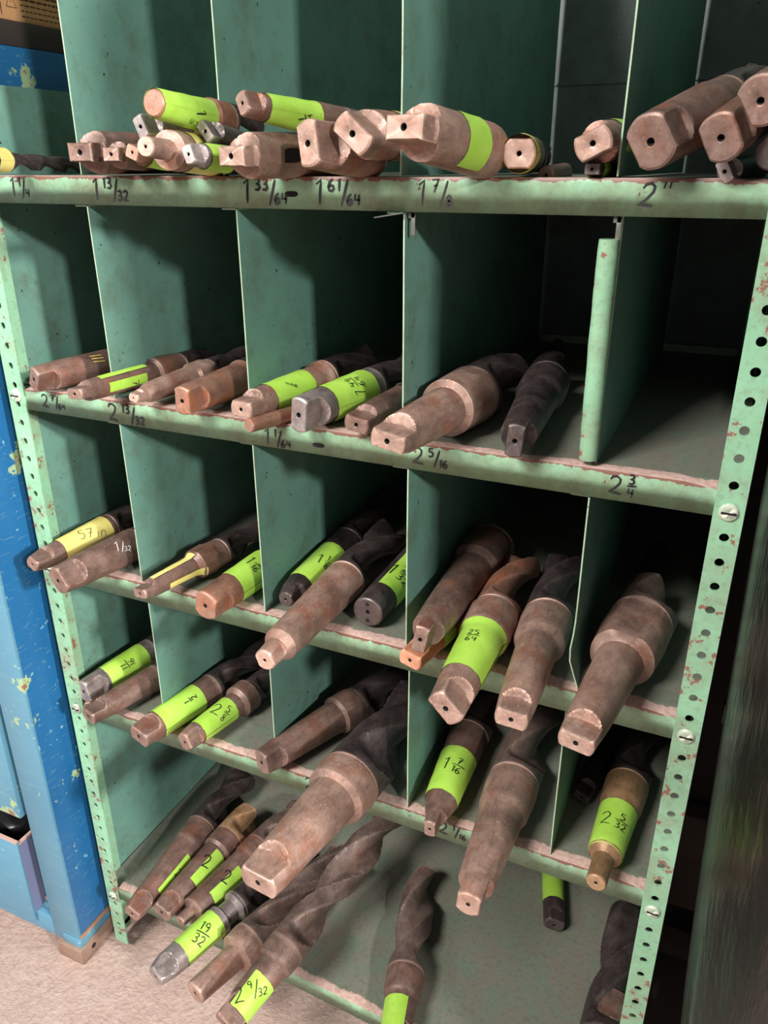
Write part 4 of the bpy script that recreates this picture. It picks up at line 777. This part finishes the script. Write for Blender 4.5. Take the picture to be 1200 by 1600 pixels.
for row, x, dz in (('A', .462, -.001), ('B', .482, -.004)):
    bm = bmesh.new()
    bm.faces.new([bm.verts.new((x+.0075*math.copysign(abs(math.cos(t))**.6, math.cos(t)), -.0003, -LIP/2+dz+.0026*math.sin(t))) for t in [2*PI*k/20 for k in range(20)]])
    so = finish('lip_slot', bm, HOLE, smooth=False); so.parent = SH[row]

# dividers: thin sheets with a folded tab at the top
def divider(x, z0, z1, y0=.003, dep=DEP-.01, bend=None, tabs=True, tab_dir=-1):
    bm = bmesh.new(); th = .0015
    nz, ny = 14, 10
    def xo(y, z):
        b = .0012*noise.noise(Vector((x*9, y*5, z*6)))
        if bend: b += bend(y, z)
        return b
    for i in range(nz):
        for j in range(ny):
            za, zb = z0+(z1-z0)*i/nz, z0+(z1-z0)*(i+1)/nz
            ya, yb = y0+(dep-y0)*j/ny, y0+(dep-y0)*(j+1)/ny
            for s in (0, th):
                bm.faces.new([bm.verts.new((x+s+xo(yy, z), yy, z)) for yy, z in ((ya, za), (yb, za), (yb, zb), (ya, zb))])
    for i in range(nz):
        za, zb = z0+(z1-z0)*i/nz, z0+(z1-z0)*(i+1)/nz
        for yy, mi in ((y0, 1), (dep, 0)):
            f = bm.faces.new([bm.verts.new(q) for q in ((x+xo(yy, za), yy, za), (x+th+xo(yy, za), yy, za), (x+th+xo(yy, zb), yy, zb), (x+xo(yy, zb), yy, zb))])
            f.material_index = mi
    if tabs:
        add_box(bm, (x+tab_dir*.017 if tab_dir < 0 else x, y0, z1-.0016), (x+.0015 if tab_dir < 0 else x+.017, dep, z1-.0002), mi=1)
    return U(finish('divider', bm, [GREEN, GREEN_EDGE], angle=50))
g = .0018
for x in (.195, .382, .576, .770): divider(x, Z['A']+.001, 1.72, tabs=False)
for x in (.197, .394, .580): divider(x, Z['B']+.001, Z['A']-LIP-.0005)
for x in (.199, .394, .587, .776):
    bend = None
    if x == .776:
        bend = lambda y, z: .011*max(0, 1-(z-Z['C'])/.09)**2*max(0, 1-y/.08)*math.sin((z-Z['C'])*60+1.4)
    divider(x, Z['C']+.001, Z['B']-LIP-.0005, bend=bend)
for x in (.205, .395, .5915, .777): divider(x, Z['D']+.001, Z['C']-LIP-.0005)
# fourth divider of the second shelf: front edge rolled into a tube, held by a small clip
dv = divider(.7775, Z['B']+.001, Z['A']-LIP-.0005, y0=.010, tabs=False)
bm = bmesh.new(); n = 22; prev = None
for i in range(25):
    z = 1.0535+(1.2515-1.0535)*i/24
    r = .0078+.0005*noise.noise(Vector((0, 0, z*40)))
    if i in (0, 24): r *= .94
    cx = .7705+.0012*math.sin(z*14)
    ring = [bm.verts.new((cx+r*1.15*math.cos(2*PI*k/n), .004+r*math.sin(2*PI*k/n), z)) for k in range(n)]
    if prev:
        for k in range(n): bm.faces.new((prev[k], prev[(k+1) % n], ring[(k+1) % n], ring[k]))
    else: bm.faces.new(ring)
    prev = ring
bm.faces.new(prev)
ro = finish('rolled_edge', bm, POST); ro.parent = dv
CLIP = flat('bright_clip_steel', (130, 132, 122), .35, .7)
def clip(x, y, z, par=None):
    bm = bmesh.new()
    add_box(bm, (x-.0022, y, z-.020), (x+.0022, y+.0012, z), bev=.0004)
    add_box(bm, (x-.005, y, z-.005), (x+.002, y+.0012, z), bev=.0004)
    return U(finish('clip', bm, CLIP))
clip(.776, .004, Z['A']-LIP-.0005)
clip(.588, .006, Z['A']-LIP-.001)
bm = bmesh.new(); add_box(bm, (0, 0, 0), (.030, .006, .0012), M=Matrix.Translation((.5525, -.004, Z['A']-LIP-.0062)) @ Matrix.Rotation(math.radians(-9), 4, 'Y'))
U(finish('clip', bm, CLIP))

# side and back sheets
sp_ = U(box('side_panel', (XL-.002, .036, .10), (XL-.0006, DEP, 1.399), GREEN))
U(box('side_panel', (XR+.0006, .036, .10), (XR+.002, DEP, 1.70), GREEN))
bm = bmesh.new()
add_box(bm, (XL, DEP+.003, .12), (XR, DEP+.005, 1.72))
U(finish('back_panel', bm, BACK))
U(box('back_seam', (XL, DEP+.0005, 1.417), (XR, DEP+.0025, 1.420), BACK))

# ------------------------------------------------------------------ blue cabinet
cab = empty('blue_cabinet', (-.3, .2, 0))
tag(cab, 'tall blue steel cabinet with scratched chipped paint beside the green shelving', 'cabinet')
def K(o, par=cab):
    o.parent = par; o.matrix_parent_inverse = Matrix.Translation((.3, -.2, 0)) if par is cab else Matrix.Identity(4)
    return o
CF = -.052; CX = -.006
K(box('side_panel', (CX-.018, CF+.002, .062), (CX, .62, 1.447), BLUE, bev=.0015))
K(box('corner_stile', (CX-.062, CF-.002, .036), (CX-.0005, CF+.012, 1.447), LBLUE, bev=.002))
K(box('back_panel', (-.62, .60, .06), (CX-.018, .618, 1.447), BLUE))
K(box('top_panel', (-.62, CF, 1.432), (CX-.001, .62, 1.4465), BLUE))
K(box('side_panel', (-.64, CF, .06), (-.622, .62, 1.447), BLUE))
K(box('bottom_rail', (-.62, CF-.001, .034), (CX-.062, CF+.012, .078), LBLUE, bev=.002))
K(box('floor_panel', (-.62, CF+.012, .07), (CX-.02, .60, .082), LBLUE))
door = K(box('drawer_front', (-.60, CF-.004, .308), (CX-.076, CF+.012, .60), LBLUE, bev=.002))
K(box('drawer_front', (-.60, CF-.004, .612), (CX-.070, CF+.012, .93), LBLUE, bev=.002))
K(box('drawer_front', (-.60, CF-.004, .942), (CX-.070, CF+.012, 1.42), LBLUE, bev=.002))
# open bin drawer at the bottom
PURP = flat('dull_blue_grey_bin_paint', (104, 112, 142), .5)
WORN = flat('bare_worn_edge', (198, 164, 150), .5, .2)
bin_ = K(box('bin_drawer', (-.60, CF-.008, .060), (CX-.098, CF-.004, .247), LBLUE, bev=.001))
def KB(o): return K(o, bin_)
KB(box('bin_side', (CX-.102, CF-.004, .075), (CX-.0985, .30, .240), PURP))
KB(box('bin_floor', (-.60, CF-.004, .080), (CX-.102, .30, .084), PURP))
KB(box('bin_rim', (-.60, CF-.009, .2465), (CX-.098, CF-.0035, .2500), WORN))
KB(box('bin_rim', (CX-.103, CF-.0035, .2400), (CX-.0975, .30, .2435), WORN))
K(box('drawer_runner', (CX-.097, CF+.02, .085), (CX-.066, .3, .092), WORN))
for k, z in enumerate((.13, .17)): KB(box('rivet_plate', (CX-.0985, .0+k*.03, z), (CX-.0965, .016+k*.03, z+.014), PURP))
# rusty skid below the cabinet
RUSTY = steel('rusty_skid_steel', (92, 72, 60), (124, 102, 88), (128, 82, 56), .05)
t = NT('worn_wood_skid', .7); t.base(t.mix(t.noise(40), (150, 108, 80), (178, 138, 108))); WOOD = t.m
K(box('skid_strip', (CX-.030, CF+.001, .0545), (CX+.002, .5, .0610), WOOD))
K(box('skid_runner', (CX-.052, CF-.010, .001), (CX+.004, .5, .036), RUSTY, bev=.003))
K(box('skid_runner', (CX-.040, CF-.004, .034), (CX+.001, .5, .055), LBLUE, bev=.002))
bm = bmesh.new(); c = bmesh.ops.create_circle(bm, cap_ends=True, radius=.005, segments=14, matrix=Matrix.Translation((CX+.0046, CF+.02, .019)) @ Matrix.Rotation(PI/2, 4, 'Y'))
K(finish('bolt_hole', bm, HOLE))

# black rag bundles in the open bin
def crumple(name, loc, sx, sy, sz, seed, mat, amp=.35):
    bm = bmesh.new(); bmesh.ops.create_icosphere(bm, subdivisions=4, radius=1)
    for v in bm.verts:
        n_ = noise.fractal(v.co*2.3+Vector((seed, 0, 0)), .8, 2.2, 4)
        v.co *= 1+amp*n_
        v.co = Vector((v.co.x*sx, v.co.y*sy, max(-.8, v.co.z)*sz))
    o = finish(name, bm, mat, angle=60); o.location = loc; return o
BAG = flat('black_plastic', (24, 24, 26), .35)
tag(crumple('rag_bundle', (-.235, .06, .165), .10, .09, .085, 3, BAG), 'crumpled black bundle stuffed in the open bin of the blue cabinet', 'bag')

# dark board and cardboard box on top of the blue cabinet
t = NT('dark_brown_board', .7); t.base(t.mix(t.noise(12), (50, 42, 38), (68, 58, 52))); BOARD = t.m
bd_ = box('wooden_board', (-.60, -.03, 1.4475), (CX-.004, .56, 1.4765), BOARD, bev=.002)
tag(bd_, 'dark brown board lying on top of the blue cabinet', 'board')
t = NT('brown_cardboard', .85); v_ = t.mapping((1, 6, 1)); t.base(t.mix(t.noise(30, 4, .6, v_), (222, 160, 112), (236, 178, 128))); CARD = t.m
bx = empty('cardboard_box', (-.2, .15, 1.477))
tag(bx, 'brown cardboard box with printed warning text at the top left corner', 'box')
def BX(o): o.parent = bx; return o
bw = BX(box('box_wall', (-.38, -.02, 1.477), (CX-.010, .40, 1.74), CARD, bev=.002)); bw.matrix_parent_inverse = Matrix.Translation((.2, -.15, -1.477))
PR = flat('dark_brown_print', (84, 52, 36), .8)
bm = bmesh.new(); xs_ = CX-.0094
def FP(y, z): return (xs_, y, z)
def line(y0_, z0_, y1_, z1_, w=.0016): ribbon(bm, [[(y0_, z0_), (y1_, z1_)]], w, FP, .02)
line(.128, 1.482, .128, 1.60, .0022); line(.112, 1.482, .112, 1.60, .0012)
rr_ = random.Random(4)
for k in range(9):
    z = 1.491+k*.0062+(.004 if k > 2 else 0)
    y = .01
    while y < .105:
        w_ = rr_.uniform(.004, .011); line(y, z, min(.106, y+w_), z, .0022); y += w_+.0022
for k in range(5):
    y = .160
    z = 1.484+k*.0062
    while y < .235:
        w_ = rr_.uniform(.004, .010); line(y, z, y+w_, z, .0022 if k < 3 else .0036); y += w_+.002
ribbon(bm, [[(.137, 1.492), (.153, 1.492), (.145, 1.507), (.137, 1.492)], [(.145, 1.502), (.145, 1.497)]], .0012, FP, .01)
w_o = finish('printed_text', bm, PR, smooth=False); w_o.parent = bw
w_o.matrix_parent_inverse = Matrix.Identity(4)

# ------------------------------------------------------------------ things right of the shelving
t = NT('dark_grey_machine_paint', .6); t.base(t.mix(t.noise(14, 6), (58, 50, 50), (84, 74, 70))); DG = t.m
t = NT('dusty_brown_grey_steel', .6); t.base(t.mix(t.noise(20, 6), (118, 100, 92), (98, 84, 78))); DB = t.m
lc = empty('grey_cabinet', (1.15, .4, 0))
tag(lc, 'dusty dark grey steel cabinet standing right of the green shelving', 'cabinet')
def G(o): o.parent = lc; o.matrix_parent_inverse = Matrix.Translation((-1.15, -.4, 0)); return o
G(box('body', (.921, .42, .275), (1.5, .90, 1.7), DG, bev=.003))
G(box('kick_gap_shade', (.921, .45, .002), (1.5, .90, .274), HOLE))  # painted black to stand in for the shaded gap behind the lower panels
G(box('lower_panel', (.921, .385, .235), (.985, .43, .330), DB, bev=.003))
G(box('lower_panel', (.921, .40, .110), (1.5, .445, .228), DB, bev=.003))
G(box('foot_plate', (.921, .20, .001), (.99, .375, .020), DB, bev=.002))
G(box('hinge', (.956, .412, .505), (.964, .422, .540), CLIP, bev=.001))

# tall glossy black drum, narrower towards the floor
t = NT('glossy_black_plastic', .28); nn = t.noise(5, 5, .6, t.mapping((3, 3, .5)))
t.base(t.mix(t.mask(t.noise(7, 6, .6, t.mapping((5, 5, .35))), .60, .74), (22, 19, 19), (104, 88, 82))); t.bump(t.noise(9, 5, .6, t.mapping((2, 2, .6))), .5, .01)  # pale upright streaks in the base colour imitate soft highlights
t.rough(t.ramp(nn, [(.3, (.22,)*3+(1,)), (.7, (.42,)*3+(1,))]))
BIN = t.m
tb = empty('black_drum', (1.32, -.02, 0))  # girth and unseen upper part enlarged to keep side lamps off the right bays
tag(tb, 'tall glossy black drum at the right edge beside the shelving', 'drum')
def bin_r(z): return .395+.029*math.log(min(1.04, max(.06, z)))
bm = bmesh.new(); n = 96; prev = None
for i in range(65):
    z = 1.7*i/64
    ring = []
    for k in range(n):
        th = 2*PI*k/n
        r = bin_r(z) - .004*max(0, math.sin(th*9+z*2))**2
        ring.append(bm.verts.new((r*math.cos(th), r*math.sin(th), z+.001)))
    if prev:
        for k in range(n): bm.faces.new((prev[k], prev[(k+1) % n], ring[(k+1) % n], ring[k]))
    else: bm.faces.new(ring)
    prev = ring
bm.faces.new(prev)
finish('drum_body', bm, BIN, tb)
bm = bmesh.new(); prev = None; R_ = bin_r(1.7)
for i in range(9):
    a = 2*PI*i/8; rr = R_-.012+.010*math.cos(a); z = 1.705+.012*math.sin(a)
    ring = [bm.verts.new((rr*math.cos(2*PI*k/n), rr*math.sin(2*PI*k/n), z)) for k in range(n)]
    if prev:
        for k in range(n): bm.faces.new((prev[k], prev[(k+1) % n], ring[(k+1) % n], ring[k]))
    prev = ring
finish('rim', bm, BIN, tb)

# ------------------------------------------------------------------ place every drill
for i, sp in enumerate(DRILLS):
    make_drill(sp, i)
